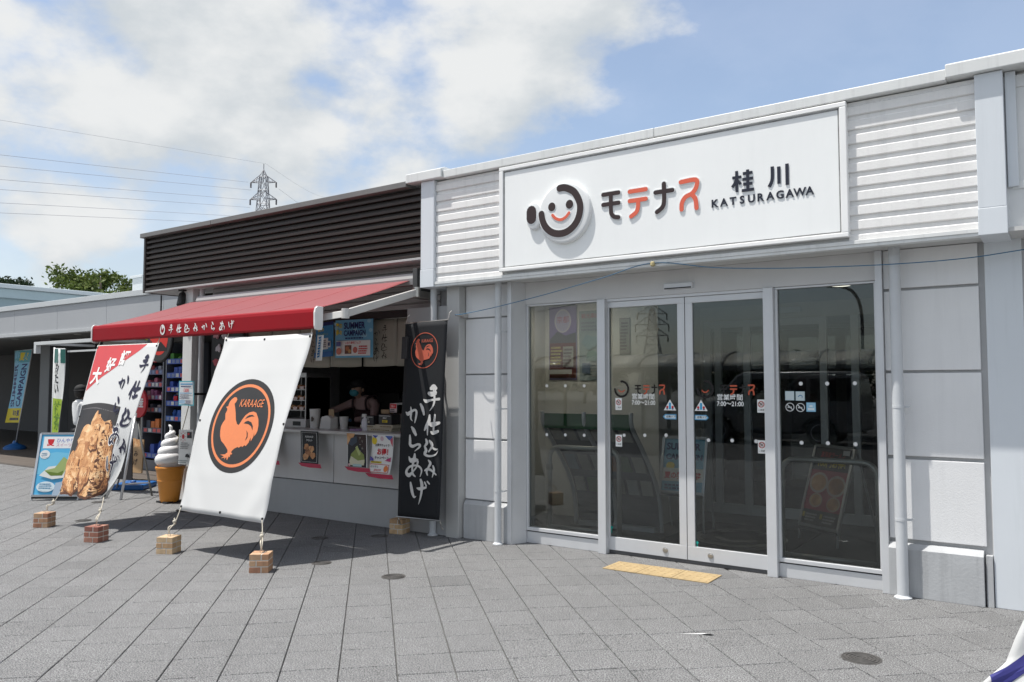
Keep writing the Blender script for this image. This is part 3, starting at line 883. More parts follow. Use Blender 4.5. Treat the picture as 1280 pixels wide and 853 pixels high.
KEI = [[(-2.142, 3.118), (-2.072, 3.118)], [(-2.108, 3.168), (-2.108, 3.004)], [(-2.110, 3.112), (-2.122, 3.075), (-2.144, 3.046)], [(-2.106, 3.098), (-2.088, 3.076), (-2.076, 3.062)],
       [(-2.058, 3.140), (-1.984, 3.140)], [(-2.062, 3.095), (-1.980, 3.095)], [(-2.056, 3.056), (-1.986, 3.056)], [(-2.068, 3.008), (-1.974, 3.008)], [(-2.021, 3.166), (-2.021, 3.008)]]
SEN = [[(-1.832, 3.160), (-1.832, 3.085), (-1.838, 3.045), (-1.858, 3.008)], [(-1.783, 3.152), (-1.783, 3.022)], [(-1.722, 3.164), (-1.722, 3.004)]]
for strokes, w in ((KEI, .021), (SEN, .024)):
    mbk = MB()
    for i, st in enumerate(strokes):
        P = [(x, z, w) for x, z in st]; q = sh_stroke(P, 4); k = len(catmull(P, 4) if len(P) > 2 else P)
        sh = [(v[:2 * k], [tuple(range(k)) + tuple(range(2 * k - 1, k - 1, -1))]) if len(P) == 2 else (v[:2 * k], [(j, j + 1, k + j + 1, k + j) for j in range(k - 1)]) for v, f in q]
        a = solid(sh, 6.03, .006 + .0003 * i); mbk.add(a.v, a.f)
    build(mbk, 'letter', nv, SG)
solid_text('KATSURAGAWA', -2.285, 2.909, .084, 1.0, .022, .0725)
# blue cord slung along the fascia
cordm = M('cord_blue', (.05, .16, .28), .6)
pts = catmull([(-5.0, 6.12, 2.20), (-4.9, 6.1, 2.2), (-4.53, 6.12, 2.245), (-3.9, 6.08, 2.33), (-3.3, 6.05, 2.43), (-2.83, 6.035, 2.513), (-2.3, 6.06, 2.432), (-1.8, 6.1, 2.39), (-1.4, 6.15, 2.374), (-1.05, 6.2, 2.367), (-.7, 6.25, 2.372), (-.4, 6.28, 2.392), (.2, 6.3, 2.46), (.9, 6.3, 2.56)], 6)
ct = thing('cord', 'thin blue cord slung under the signboard from pipe to pipe', 'cord', (-2.8, 6.1, 2.2))
build(MB().tube(pts, .0036, 6), 'line', cordm, ct, smooth=True)
build(MB().lathe([(.012, -.02), (.02, -.01), (.02, .012), (.01, .02)], 10, (-2.83, 6.035, 2.505)), 'knot', M('knot_yellow', (.5, .42, .22), .7), ct)
mb = MB().box(-4.97, -4.91, 6.17, 6.22, 2.17, 2.21); mb.tube([(-5.0, 6.12, 2.2), (-4.94, 6.2, 2.19)], .01, 8); build(mb, 'clamp', steel, ct)
# ------------------------------------------------------------------ fried-chicken shop bay
K = thing('karaage_shop', 'takeaway shop bay with dark brown louvred fascia and serving counter', 'shop', (-7.5, 6.3, 0))
LX0, LX1 = -10.47, -5.40
for i in range(10):
    z = 2.806 + i * .0725
    mb = MB().prism([(LX0, 6.125, z), (LX0, 6.062, z + .002), (LX0, 6.060, z + .030), (LX0, 6.098, z + .040), (LX0, 6.102, z + .068), (LX0, 6.125, z + .0705)], (LX1 - LX0, 0, 0))
    build(mb, 'louvre', brown, K, bevel=.0015)
build(MB().box(LX0 - .03, LX0 + .01, 6.05, 6.14, 2.778, 3.535), 'fascia_edge', M('edge_brown', (.045, .038, .034), .5), K, bevel=.002)
build(MB().box(LX0 - .028, LX0 + .012, 6.14, 9.4, 2.778, 3.535), 'fascia_side', brown, K)
build(MB().box(LX0 + .012, LX1, 6.125, 6.2, 2.82, 3.535), 'fascia_back', black, K)
for x0, x1 in ((LX0 - .05, -8.90), (-8.895, -5.56)):
    build(MB().box(x0, x1, 6.0, 6.5, 3.537, 3.598), 'coping', capgrey, K, bevel=.005)
build(MB().box(LX0 - .05, -5.56, 6.5, 9.4, 3.52, 3.55), 'roof', capgrey, K)
build(MB().box(LX0 + .011, LX1, 6.056, 6.122, 2.780, 2.804), 'fascia_trim', M('trim_silver', (.42, .42, .42), .4), K, bevel=.003)
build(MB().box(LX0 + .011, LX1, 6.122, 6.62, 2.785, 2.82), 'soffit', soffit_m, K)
shopw = M('shop_wall', (.44, .44, .44), .6, var=.04, vscale=1.5); cw = M('counter_panel', (.58, .575, .57), .5, var=.03, vscale=2, streak=.04); cb = M('counter_plinth', (.39, .40, .41), .6, var=.05, vscale=2, streak=.04)
# siding slats over the hatch
for i in range(7):
    z = 2.315 + i * .068
    build(MB().prism([(-9.3, 6.36, z), (-9.3, 6.335, z + .006), (-9.3, 6.34, z + .052), (-9.3, 6.36, z + .064)], (3.92, 0, 0)), 'siding_slat', M('slat_grey', (.40, .39, .385), .6), K)
build(MB().box(-9.32, -5.20, 6.362, 6.62, 2.315, 2.786), 'lintel', shopw, K)
build(MB().box(-8.62, -5.75, 6.33, 6.36, 2.235, 2.312), 'shutter_rail', M('rail_dark', (.03, .03, .03), .4), K)
# counter front in panels, top with a rounded nose
for x0, x1 in ((-8.62, -7.935), (-7.925, -6.86), (-6.85, -5.752)):
    build(MB().box(x0, x1, 6.25, 6.30, .415, .955), 'counter_panel', cw, K, bevel=.003)
build(MB().box(-8.62, -5.752, 6.243, 6.30, 0, .405), 'counter_plinth', cb, K, bevel=.004)
build(MB().box(-8.62, -5.752, 6.295, 6.36, 0, .96), 'counter_core', shopw, K)
build(MB().box(-8.62, -5.70, 6.14, 6.95, .962, 1.0), 'counter_top', M('counter_top', (.50, .49, .47), .3, var=.04), K, bevel=.012)
build(MB().box(-5.752, -5.18, 6.245, 6.6, 0, 2.315), 'pier', shopw, K, bevel=.004)
build(MB().box(-9.32, -8.62, 6.36, 6.5, 0, 2.315), 'wall_panel', M('shop_dark_panel', (.08, .078, .075), .6), K)
# shop interior
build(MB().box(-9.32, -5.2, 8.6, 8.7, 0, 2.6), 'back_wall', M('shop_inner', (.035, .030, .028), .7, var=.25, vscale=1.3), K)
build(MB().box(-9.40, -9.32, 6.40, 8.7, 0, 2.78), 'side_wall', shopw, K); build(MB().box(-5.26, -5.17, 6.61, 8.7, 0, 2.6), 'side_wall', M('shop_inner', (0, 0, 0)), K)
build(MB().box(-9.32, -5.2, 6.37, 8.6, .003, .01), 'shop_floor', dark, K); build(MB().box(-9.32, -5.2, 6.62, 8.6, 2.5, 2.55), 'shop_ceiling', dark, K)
mb = MB().box(-8.5, -6.0, 8.1, 8.58, .01, .9); build(mb, 'back_counter', M('kitchen_steel', (.20, .20, .20), .35, metal=.7), K)
for x0, w_, z0, h_ in ((-8.2, .5, .905, .5), (-7.3, .35, .905, .4), (-6.7, .5, 1.5, .55)):
    build(MB().box(x0, x0 + w_, 8.2, 8.57, z0, z0 + h_), 'kitchen_unit', M('kitchen_dark', (.07, .065, .06), .4, metal=.3), K, bevel=.01)
# pale pillar at the left of the bay
build(MB().box(-9.755, -9.545, 6.2, 6.36, .0, 2.786), 'pillar', M('pillar_white', (.62, .62, .61), .5, var=.03), K, bevel=.006)
build(MB().lathe([(.035, 0), (.035, 2.786)], 16, (-9.47, 6.29, 0)), 'downpipe', pipe_m, K, smooth=True, autosmooth=40)
# spot lamp under the soffit
sl = thing('spotlight', 'small black spotlight fixed beneath the brown fascia at its left end', 'spotlight', (-9.74, 6.18, 2.785))
build(MB().box(-9.79, -9.69, 6.14, 6.22, 2.765, 2.784), 'mount', black, sl); build(MB().tube([(-9.74, 6.18, 2.765), (-9.74, 6.18, 2.72)], .012, 8), 'bracket', black, sl)
build(MB().tube([(-9.76, 6.19, 2.74), (-9.755, 6.185, 2.72), (-9.72, 6.13, 2.575), (-9.718, 6.128, 2.568)], [.035, .05, .05, .044], 14), 'lamp_head', black, sl, smooth=True, autosmooth=40)
# ------------------------------------------------------------------ folding-arm awning
A = thing('awning', 'red folding arm awning with white end caps and a lettered front bar', 'awning', (-7.5, 6.2, 2.6))
red_f = M('awning_fabric', (.36, .058, .064), .7, var=.05, vscale=1.2, bump=.1, bscale=300, sheen=.35, transl=.28)
red_b = M('awning_bar_red', (.27, .003, .009), .6, var=.04, spec=.2)
capw = M('cap_white', (.72, .71, .70), .4); armw = M('arm_white', (.55, .54, .52), .4)


def fab(u, v):
    x = -9.46 + u * 3.885; y = 4.86 + v * 1.27; z = 2.198 + v * .40 - .018 * math.sin(math.pi * v) - .006 * math.sin(u * 9) * math.sin(math.pi * v)
    return Vector((x, y, z))


build(sheet(fab, 30, 12), 'fabric', red_f, A, smooth=True, recalc=False, solid=.002)
for u_ in (.2, .4, .6, .8):
    build(MB().tube([fab(u_, k / 12) + Vector((0, 0, .0012)) for k in range(13)], .0022, 5), 'seam', M('awning_seam', (.34, .05, .055), .7), A)
pr = [(4.905, 2.200), (4.862, 2.205), (4.846, 2.192), (4.838, 2.165), (4.838, 2.035), (4.848, 2.020), (4.90, 2.016), (4.91, 2.03)]
build(MB().prism([(-9.455, y, z) for y, z in pr], (3.87, 0, 0)), 'front_bar', red_b, A, bevel=.003)
for x in (-9.468, -5.584):
    q = [(4.925, 2.215), (4.86, 2.218), (4.838, 2.20), (4.828, 2.16), (4.830, 2.04), (4.84, 2.008), (4.87, 2.0), (4.915, 2.005), (4.925, 2.05)]
    build(MB().prism([(x, y, z) for y, z in q], (.022, 0, 0)), 'end_cap', capw, A, bevel=.004)
build(MB().prism([(-9.3, 6.09, 2.535), (-9.3, 6.08, 2.60), (-9.3, 6.10, 2.655), (-9.3, 6.22, 2.665), (-9.3, 6.30, 2.60), (-9.3, 6.30, 2.56)], (3.80, 0, 0)), 'cassette', M('cassette_white', (.34, .335, .33), .4), A, bevel=.004)
build(MB().box(-5.52, -5.46, 6.07, 6.33, 2.44, 2.70), 'bracket', M('bracket_dark', (.05, .05, .05), .5), A, bevel=.004)
build(MB().tube([(-9.25, 6.18, 2.585), (-5.55, 6.18, 2.585)], .045, 12), 'roller', M('roller_red', (.22, .02, .025), .6), A, smooth=True)
for sx in (1, -1):
    cx = -7.52
    pts = [(2.01, 6.05, 2.47), (1.62, 5.52, 2.29), (2.08, 4.93, 2.10)]
    pts = [(2.03, 6.10, 2.455), (2.08, 5.08, 2.160), (1.72, 4.92, 2.105)] if sx > 0 else pts
    P = [Vector((cx + sx * a, b, c)) for a, b, c in pts]
    arm = build(MB().obox(P[0], P[1], (.022, 0, 0), (0, .012, .04)), 'arm', armw, A, bevel=.005)
    build(MB().obox(P[1], P[2], (.018, 0, 0), (0, .010, .033)), 'forearm', armw, arm, bevel=.004)
    build(MB().lathe([(.045, -.05), (.045, .05)], 14, P[0]), 'shoulder', steel, arm); build(MB().lathe([(.036, -.045), (.036, .045)], 14, P[1]), 'elbow', armw, arm)
    build(MB().box(P[0].x - .09, P[0].x + .04, 6.10, 6.34, 2.40, 2.47), 'shoulder_bracket', steel, arm)

# ------------------------------------------------------------------ brush lettering 手仕込みからあげ and the rooster crest
_B = lambda L: [[(x, y, w) for x, y, w in s] for s in L]
GLYPH = {
    'te': [[(448, 82, 46), (478, 66, 66), (508, 84, 44)], [(418, 148, 40), (455, 160, 58), (506, 150, 40), (500, 118, 24)], [(478, 105, 22), (490, 180, 30), (490, 260, 28), (470, 322, 22), (430, 382, 8)], [(350, 232, 16), (385, 256, 42), (450, 240, 24), (552, 228, 32)]],
    'shi': [[(430, 445, 28), (420, 520, 48), (385, 590, 42), (362, 642, 22)], [(402, 560, 20), (400, 640, 24), (398, 708, 14)], [(497, 440, 26), (490, 520, 30), (480, 600, 28), (478, 645, 24)], [(430, 560, 40), (470, 568, 58), (552, 545, 32)], [(446, 665, 20), (470, 682, 42), (532, 658, 34)]],
    'ka': [[(105, 402, 14), (135, 425, 48), (180, 395, 36), (235, 370, 26), (256, 402, 32), (248, 470, 30), (232, 542, 16)], [(174, 333, 14), (182, 400, 30), (175, 460, 32), (180, 495, 20), (198, 520, 8)], [(312, 295, 28), (338, 350, 44), (358, 432, 28)]],
    'ra': [[(169, -126, 22), (195, -86, 44), (220, -35, 30)], [(147, -24, 22), (150, 40, 36), (150, 85, 36), (182, 105, 32), (240, 80, 24), (270, 90, 28), (255, 120, 22), (205, 162, 6)]],
    'komi': [[(338, 20, 22), (348, 60, 36), (322, 100, 22)], [(320, 100, 20), (337, 150, 38), (320, 190, 32), (355, 215, 24), (410, 212, 20), (450, 190, 14), (472, 150, 6)], [(380, 35, 22), (402, 70, 36), (405, 105, 28), (368, 162, 18)], [(405, 110, 20), (440, 135, 22), (470, 130, 10)]],
    'mi': [[(362, 266, 14), (384, 300, 34), (365, 345, 26), (340, 400, 26), (348, 442, 18)], [(320, 390, 18), (350, 372, 26), (395, 385, 24), (447, 434, 16)], [(415, 333, 20), (425, 385, 28), (403, 467, 8)]],
    'a': [[(135, 235, 14), (155, 275, 46), (200, 270, 48), (236, 268, 26)], [(205, 200, 24), (200, 250, 42), (180, 320, 26), (172, 380, 24), (180, 440, 26), (206, 466, 16)], [(240, 290, 28), (225, 350, 20), (180, 410, 20), (135, 455, 42), (105, 440, 38), (105, 400, 32), (140, 355, 24), (200, 335, 20), (255, 345, 22), (284, 390, 22), (265, 464, 8)]],
    'ge': [[(150, 545, 22), (158, 600, 38), (170, 670, 36), (190, 715, 24), (211, 705, 8)], [(225, 605, 12), (260, 612, 34), (331, 592, 22)], [(272, 505, 28), (285, 560, 42), (280, 640, 30), (265, 720, 22), (242, 797, 6)], [(318, 530, 18), (336, 572, 18)], [(350, 520, 18), (373, 546, 16)]]}
ZA = {'te', 'shi', 'ka'}     # drawn on the 10.667 px grid; the others on the 9.483 px grid


def glyph_abs(g):
    """strokes in banner fractions of the black banner (x right, y down; metres via 0.55 x 1.95)"""
    out = []
    for s in GLYPH[g]:
        q = []
        for x, y, w in s:
            px, py, pw = (505 + x / 10.667, 480 + y / 10.667, w / 10.667) if g in ZA else (505 + x / 9.483, 550 + y / 9.483, w / 9.483)
            v = (py - 402.5) / 250.5; lx = 513 - 10.3 * v; rx = 565.7 - 9.7 * v
            q.append(((px - lx) / (rx - lx) * .55, v * 1.95, pw / 111.))
        out.append(q)
    return out


GA = {g: glyph_abs(g) for g in GLYPH}


def glyph_unit(g):
    P = [p for s in GA[g] for p in s]; x0 = min(p[0] for p in P); x1 = max(p[0] for p in P); y0 = min(p[1] for p in P); y1 = max(p[1] for p in P)
    k = 1 / max(x1 - x0, y1 - y0); cx, cy = (x0 + x1) / 2, (y0 + y1) / 2
    return [[((x - cx) * k, (y - cy) * k, w * k) for x, y, w in s] for s in GA[g]]


def brush(g, cx, cy, size, wk=1.): return [sh_stroke([(cx + x * size, cy + y * size, w * size * wk) for x, y, w in s], 4) for s in glyph_unit(g)]


PHRASE = ['te', 'shi', 'komi', 'mi', 'ka', 'ra', 'a', 'ge']
ROOST = [(240, 262), (255, 250), (273, 252), (283, 266), (279, 284), (270, 298), (284, 325), (300, 362), (315, 408), (333, 438), (349, 446), (356, 430), (366, 404), (382, 375), (406, 355), (435, 348), (458, 356), (474, 380), (487, 402), (498, 440), (501, 478), (496, 500), (486, 516), (480, 492), (481, 520), (470, 552), (462, 526), (456, 562), (440, 586), (430, 580), (415, 594), (408, 586), (390, 600), (382, 594), (360, 606), (346, 620), (340, 634), (352, 640), (346, 650), (338, 648), (340, 668), (330, 662), (322, 690), (312, 668), (298, 688), (300, 672), (270, 680), (292, 664), (258, 655), (298, 650), (306, 640), (312, 640), (310, 622), (296, 606), (270, 582), (240, 560), (222, 530), (212, 495), (208, 460), (215, 435), (228, 410), (221, 388), (216, 370), (222, 350), (222, 336), (206, 322), (222, 316), (222, 300), (226, 280)]
CRES = [[(386, 402), (396, 384), (412, 373), (435, 371), (453, 383), (430, 383), (405, 393)], [(384, 432), (398, 418), (414, 413), (440, 423), (458, 448), (463, 478), (445, 450), (420, 436), (402, 434)], [(416, 478), (432, 495), (439, 525), (427, 550), (431, 520), (425, 495)]]


def crest(cx, cy, r, ink, ground_, ring=True, outer=True):
    f = lambda p: (cx + (p[0] - 355) / 220 * r, cy + (p[1] - 445) / 290 * r)
    it = []
    if outer: it.append((sh_disc(cx, cy, r * 1.13, n=64), ground_))
    it.append((sh_ring(cx, cy, r * .93 if outer else r * .955, r, 64), ink))
    it.append((sh_poly([f(p) for p in ROOST]), ink))
    for c in CRES: it.append((sh_poly([f(p) for p in c]), ground_))
    it.append((sh_text('KARAAGE', cx - r * .19, cy - r * .44, r * .27, shear=.18 if outer else 0, sx=.68, bold=.004), ink))
    return it


rope_m = M('rope_cotton', (.52, .48, .40), .9, bump=.5, bscale=200)
cloth_w = M('banner_white_cloth', (.66, .665, .66), .75, var=.015, vscale=2, bump=.15, bscale=350, transl=.18)
grom = M('eyelet', (.06, .06, .06), .4, metal=.8)


def rope(pts, r, par, name='rope'): return build(MB().tube(catmull([Vector(p)[:] for p in pts], 5), r, 7), name, rope_m, par, smooth=True)


def eyelets(par, fn, uvs):
    for u, v in uvs:
        p = fn(u, v); build(MB().lathe([(.004, -.006), (.012, -.006), (.012, .004), (.004, .004)], 10, p, axis='y'), 'eyelet', grom, par)


# --- white banner with the crest
T0, T1, B0, B1 = Vector((-6.905, 4.85, 1.985)), Vector((-5.625, 4.85, 1.98)), Vector((-6.785, 4.30, .36)), Vector((-5.556, 4.30, .358))


def wb(u, v):
    p = (T0.lerp(T1, u)).lerp(B0.lerp(B1, u), v)
    sag = .012 * math.sin(math.pi * u) * (1 - v) ** 2
    bow = -.03 * math.sin(math.pi * v) + .008 * math.sin(u * 8 + v * 3) * (1 - .5 * v) + .010 * math.sin(u * 3.1) * v
    fold = -.004 * math.exp(-((v - .215) / .012) ** 2) - .003 * math.exp(-((v - .8) / .01) ** 2)
    cr = .010 * math.sin((u + v * .9) * 21) * math.exp(-((u * 1.3) ** 2 + v * v) / .05) + .010 * math.sin((1 - u + v * .9) * 19) * math.exp(-(((1 - u) * 1.3) ** 2 + v * v) / .06) + .008 * math.sin((u + 1 - v) * 23) * math.exp(-(u * u + (1 - v) ** 2) / .07) + .009 * math.sin((2 - u - v) * 20) * math.exp(-((1 - u) ** 2 + (1 - v) ** 2) / .06)
    ed = cr + .012 * (math.exp(-u / .05) + math.exp(-(1 - u) / .05)) * math.sin(v * 9)
    return p + Vector((0.012 * math.sin(v * 4) * (u - .5), bow + fold + ed, -sag))


t = thing('hanging_banner', 'white hanging banner with round black and orange rooster crest', 'banner', (-6.2, 4.85, 1.98), 'banners of the fried chicken shop')
wbm, wbh = 1.26, 1.72
c_ = build(sheet(wb, 26, 34), 'cloth', cloth_w, t, smooth=True, recalc=False, solid=.0015)
ork, blk = M('print_orange', (.66, .20, .075), .6, var=.03, vscale=30), M('print_black', (.018, .017, .017), .6, var=.15, vscale=8)
decal(crest(wbm * .5, wbh * .515, .395, ork, blk), fn_surf(wb, wbm, wbh), 'crest', t, maxlen=.05, lift=.0025, step=.0006)
eyelets(t, wb, [(.02, .02), (.98, .02), (.5, .02), (.5, .98), (.02, .98), (.98, .98), (.015, .5), (.985, .5)])
for u in (.02, .98): rope([wb(u, .02) + Vector((0, 0, 0)), wb(u, 0) + Vector((.005, .01, .03)), wb(u, 0) + Vector((-.004, .02, .055))], .005, t, 'hook')
# --- black banner
KO = Vector((-5.54, 5.99, 2.13)); KU = Vector((.55, .0, .012)); KV = Vector((-.090, .0, -1.945))


def kb(u, v):
    return KO + KU * u + KV * v + Vector((0, .006 * math.sin(v * 7 + u * 2) - .012 * math.sin(math.pi * u) * (1 - v) + .002 * math.sin(u * 12) * math.exp(-v * 6), 0))


kt = thing('hanging_banner', 'narrow black hanging banner with white brush lettering and coral rooster ring', 'banner', (-5.3, 5.99, .17), 'banners of the fried chicken shop')
cloth_k = M('banner_black_cloth', (.009, .0105, .0135), .85, var=.12, vscale=3, bump=.15, bscale=300)
build(sheet(kb, 12, 36), 'cloth', cloth_k, kt, smooth=True, recalc=False, solid=.0015)
it = crest(.2725, .285, .178, M('print_coral', (.55, .12, .07), .6), M('print_black2', (.012, .0135, .017), .7), outer=False)
kf = fn_surf(kb, .55, 1.945)
decal(it, kf, 'crest', kt, maxlen=.06, lift=.0035)
wl_ = M('print_white', (.66, .65, .63), .65, var=.12, vscale=18)
decal([(sh_stroke(s, 4), wl_) for g in PHRASE for s in GA[g]], kf, 'lettering', kt, maxlen=.08, lift=.002, step=.0003)
mb = MB().tube([kb(-.02, .0) + Vector((0, .0, .0)), kb(1.02, .0)], .007, 8); build(mb, 'top_rod', steel, kt)
mb = MB().tube([kb(-.03, 1.0), kb(1.03, 1.0)], .008, 8); build(mb, 'bottom_rod', steel, kt)
for u, v, s in ((0, 0, 1), (1, 0, 1), (0, 1, -1), (1, 1, -1)):
    p = kb(u, v); build(MB().tube([p, p + Vector((.01, .01, .03 * s)), p + Vector((.0, .03, .07 * s)), p + Vector((.01, .05, .09 * s))], .005, 6), 'hook', steel, kt)
build(MB().obox(kb(.05, .07) + Vector((0, -.02, 0)), kb(.04, .185) + Vector((0, -.02, 0)), (.035, 0, 0), (0, .018, 0)), 'weight_bag', M('bag_dark', (.03, .03, .032), .6), kt, bevel=.006)
# --- fried chicken banner, its lower right side rolled up
P0, P1, Q0, Q1 = Vector((-9.345, 4.85, 1.972)), Vector((-8.067, 4.85, 1.962)), Vector((-9.02, 4.33, .335)), Vector((-8.02, 4.33, .345))


def cb_(u, v):
    k = max(0, v - .15) / .85; k2 = k * k
    # u is arc length; the right-hand third curls towards the back at the foot
    uu = u
    if u > .58:
        a = (u - .58) * 2.4 * k2
        uu = .58 + (u - .58) * (1 - .38 * k2)
        dy = .16 * math.sin(a * 3.3) * k2 * (1 if u < .9 else 1)
    else: dy = 0
    p = P0.lerp(P1, uu).lerp(Q0.lerp(Q1, min(1, uu / (1 - .0))), v)
    return p + Vector((.01 * math.sin(v * 5), -.02 * math.sin(math.pi * v) + .012 * math.sin(u * 7 + v * 4) * k + dy - .03 * k2 * math.sin(u * 18) * (1 if u > .55 else .2), 0))


ct_ = thing('hanging_banner', 'red and white hanging banner printed with a heap of fried chicken, twisted by the wind', 'banner', (-8.7, 4.85, 1.97), 'banners of the fried chicken shop')
w1, h1 = 1.28, 1.74
build(sheet(cb_, 44, 36), 'cloth', cloth_w, ct_, smooth=True, recalc=False, solid=.0015)


def chick_mat(name, c0, c1, c2, sc):
    m = bpy.data.materials.new(name); m.use_nodes = True; nt = m.node_tree; N = nt.nodes; L = nt.links
    b = N['Principled BSDF']; b.inputs['Roughness'].default_value = .6
    tc = N.new('ShaderNodeTexCoord'); n = N.new('ShaderNodeTexNoise'); n.inputs['Scale'].default_value = sc; n.inputs['Detail'].default_value = 6; n.inputs['Roughness'].default_value = .58; n.inputs['Distortion'].default_value = .7
    r = N.new('ShaderNodeValToRGB'); e = r.color_ramp.elements; e[0].position = .34; e[0].color = (*c0, 1); e[1].position = .66; e[1].color = (*c2, 1); x = e.new(.49); x.color = (*c1, 1)
    L.new(tc.outputs['Object'], n.inputs['Vector']); L.new(n.outputs[0], r.inputs[0]); L.new(r.outputs[0], b.inputs['Base Color']); return m


chk = [chick_mat('print_chicken', (.27, .11, .038), (.50, .23, .085), (.72, .44, .22), 7), chick_mat('print_chicken_pale', (.40, .18, .07), (.60, .32, .14), (.76, .53, .30), 9), chick_mat('print_chicken_deep', (.20, .075, .028), (.38, .16, .06), (.58, .32, .15), 8)]
chk_edge = M('print_chicken_crevice', (.095, .032, .012), .6)
rr = random.Random(11)


def lump(cx, cy, rx, ry, rot=0, n=22, j=.16):
    o = []
    ph = rr.random() * 6
    for i in range(n):
        a = 2 * math.pi * i / n; k = 1 + j * (.6 * math.sin(3 * a + ph) + .5 * math.sin(5 * a + ph * 2) + .35 * rr.uniform(-1, 1))
        x, y = rx * k * math.cos(a), ry * k * math.sin(a); o.append((cx + x * math.cos(rot) - y * math.sin(rot), cy + x * math.sin(rot) + y * math.cos(rot)))
    return o


redp = M('print_red', (.52, .055, .06), .6, var=.05); bowl = M('print_bowl', (.028, .024, .023), .55, var=.5, vscale=2.5)
it = []
U = lambda pts: [(a * w1, b * h1) for a, b in pts]
it.append((sh_poly(U([(.012, .005), (.83, .005), (.72, .055), (.60, .098), (.48, .14), (.36, .185), (.24, .225), (.12, .275), (.012, .325)])), redp))
top = [(u, .425 - .022 * math.sin(math.pi * min(1, u / .7))) for u in [i / 14 * .72 for i in range(15)]]
it.append((sh_poly(U([(.012, .995)] + [(max(.012, a), b) for a, b in top] + [(.73, .55), (.75, .70), (.77, .85), (.79, .995)])), bowl))
it.append((sh_stroke([(.05 * w1, .45 * h1, .006), (.3 * w1, .437 * h1, .012), (.62 * w1, .46 * h1, .005)]), PM((.13, .12, .12))))
for cx, cy, rx, ry, rot, m in ((.30, .545, .055, .085, .15, 1), (.44, .60, .13, .09, .5, 0), (.25, .635, .14, .085, -.3, 1), (.56, .66, .10, .085, .2, 0), (.42, .70, .17, .10, .1, 1), (.20, .745, .13, .085, -.2, 2), (.37, .80, .13, .10, .5, 0), (.57, .78, .10, .10, -.2, 1), (.10, .82, .10, .08, .3, 0), (.17, .905, .15, .075, -.2, 1), (.48, .92, .15, .065, -.4, 0), (.33, .88, .09, .07, .3, 2), (.36, .66, .06, .05, 0, 0), (.13, .93, .10, .05, .2, 0), (.50, .87, .07, .05, .1, 1)):
    P_ = lump(cx * 1.18 * w1, cy * h1, rx * 1.2 * w1, ry * 1.08 * h1, rot, n=30, j=.2)
    mx_, my_ = cx * 1.18 * w1, cy * h1
    it.append((sh_poly([(mx_ + (a - mx_) * 1.08 + .014, my_ + (b - my_) * 1.08 + .018) for a, b in P_]), chk_edge)); it.append((sh_poly(P_), chk[m]))
    it.append((sh_poly([(mx_ + (a - mx_) * .62 - .018, my_ + (b - my_) * .62 - .022) for a, b in P_]), chk[1]))
    for q_ in range(3):
        a_ = rr.random() * 6.28; it.append((sh_poly(lump(mx_ + .6 * rx * w1 * math.cos(a_), my_ + .6 * ry * h1 * math.sin(a_), .035, .025, a_, n=12, j=.3)), (chk[1], chk[2], chk[0])[q_]))
rwt = PM((.74, .73, .71))
for ch, cx, cy, sz in (('大', .13, .235, .21), ('好', .33, .155, .185), ('評', .53, .108, .185)):
    it.append((sh_text(ch, cx * w1, (cy + .03) * h1, sz, 'CENTER', bold=.035, shear=.10), rwt))
ink = PM((.02, .018, .04))
for g, cx, cy, s in (('te', .88, .145, .19), ('shi', .87, .315, .20), ('komi', .88, .49, .20), ('mi', .93, .68, .17), ('ka', .64, .265, .20), ('ra', .66, .42, .20), ('a', .76, .60, .22), ('ge', .80, .80, .24)):
    if g in ('a', 'ge'): it += [(sh, PM((.76, .76, .75))) for sh in brush(g, cx * w1, cy * h1, s, 1.7)]
    it += [(sh, ink) for sh in brush(g, cx * w1, cy * h1, s, 1.1)]
decal(it, fn_surf(cb_, w1, h1), 'print', ct_, maxlen=.05, lift=.0022, step=.00004)
eyelets(ct_, cb_, [(.02, .02), (.98, .02), (.02, .98), (.98, .98), (.02, .5)])
for u in (.02, .98): rope([cb_(u, .02), cb_(u, 0) + Vector((.003, .01, .03)), cb_(u, 0) + Vector((0, .02, .055))], .005, ct_, 'hook')

# ------------------------------------------------------------------ brick weights that hold the banners down
mort = M('mortar', (.56, .52, .46), .9, bump=.4, bscale=90)
brk_t = [M('brick_tan_%s' % n, c, .85, bump=.5, bscale=80, var=.16, vscale=22) for n, c in (('a', (.42, .24, .14)), ('b', (.48, .31, .19)), ('c', (.36, .18, .11)))]
brk_r = [M('brick_red_%s' % n, c, .85, bump=.5, bscale=80, var=.16, vscale=22) for n, c in (('a', (.30, .13, .09)), ('b', (.36, .18, .13)), ('c', (.25, .10, .075)))]
brk_y = [M('brick_buff_%s' % n, c, .85, bump=.5, bscale=80, var=.16, vscale=22) for n, c in (('a', (.50, .34, .19)), ('b', (.54, .39, .24)), ('c', (.42, .27, .15)))]


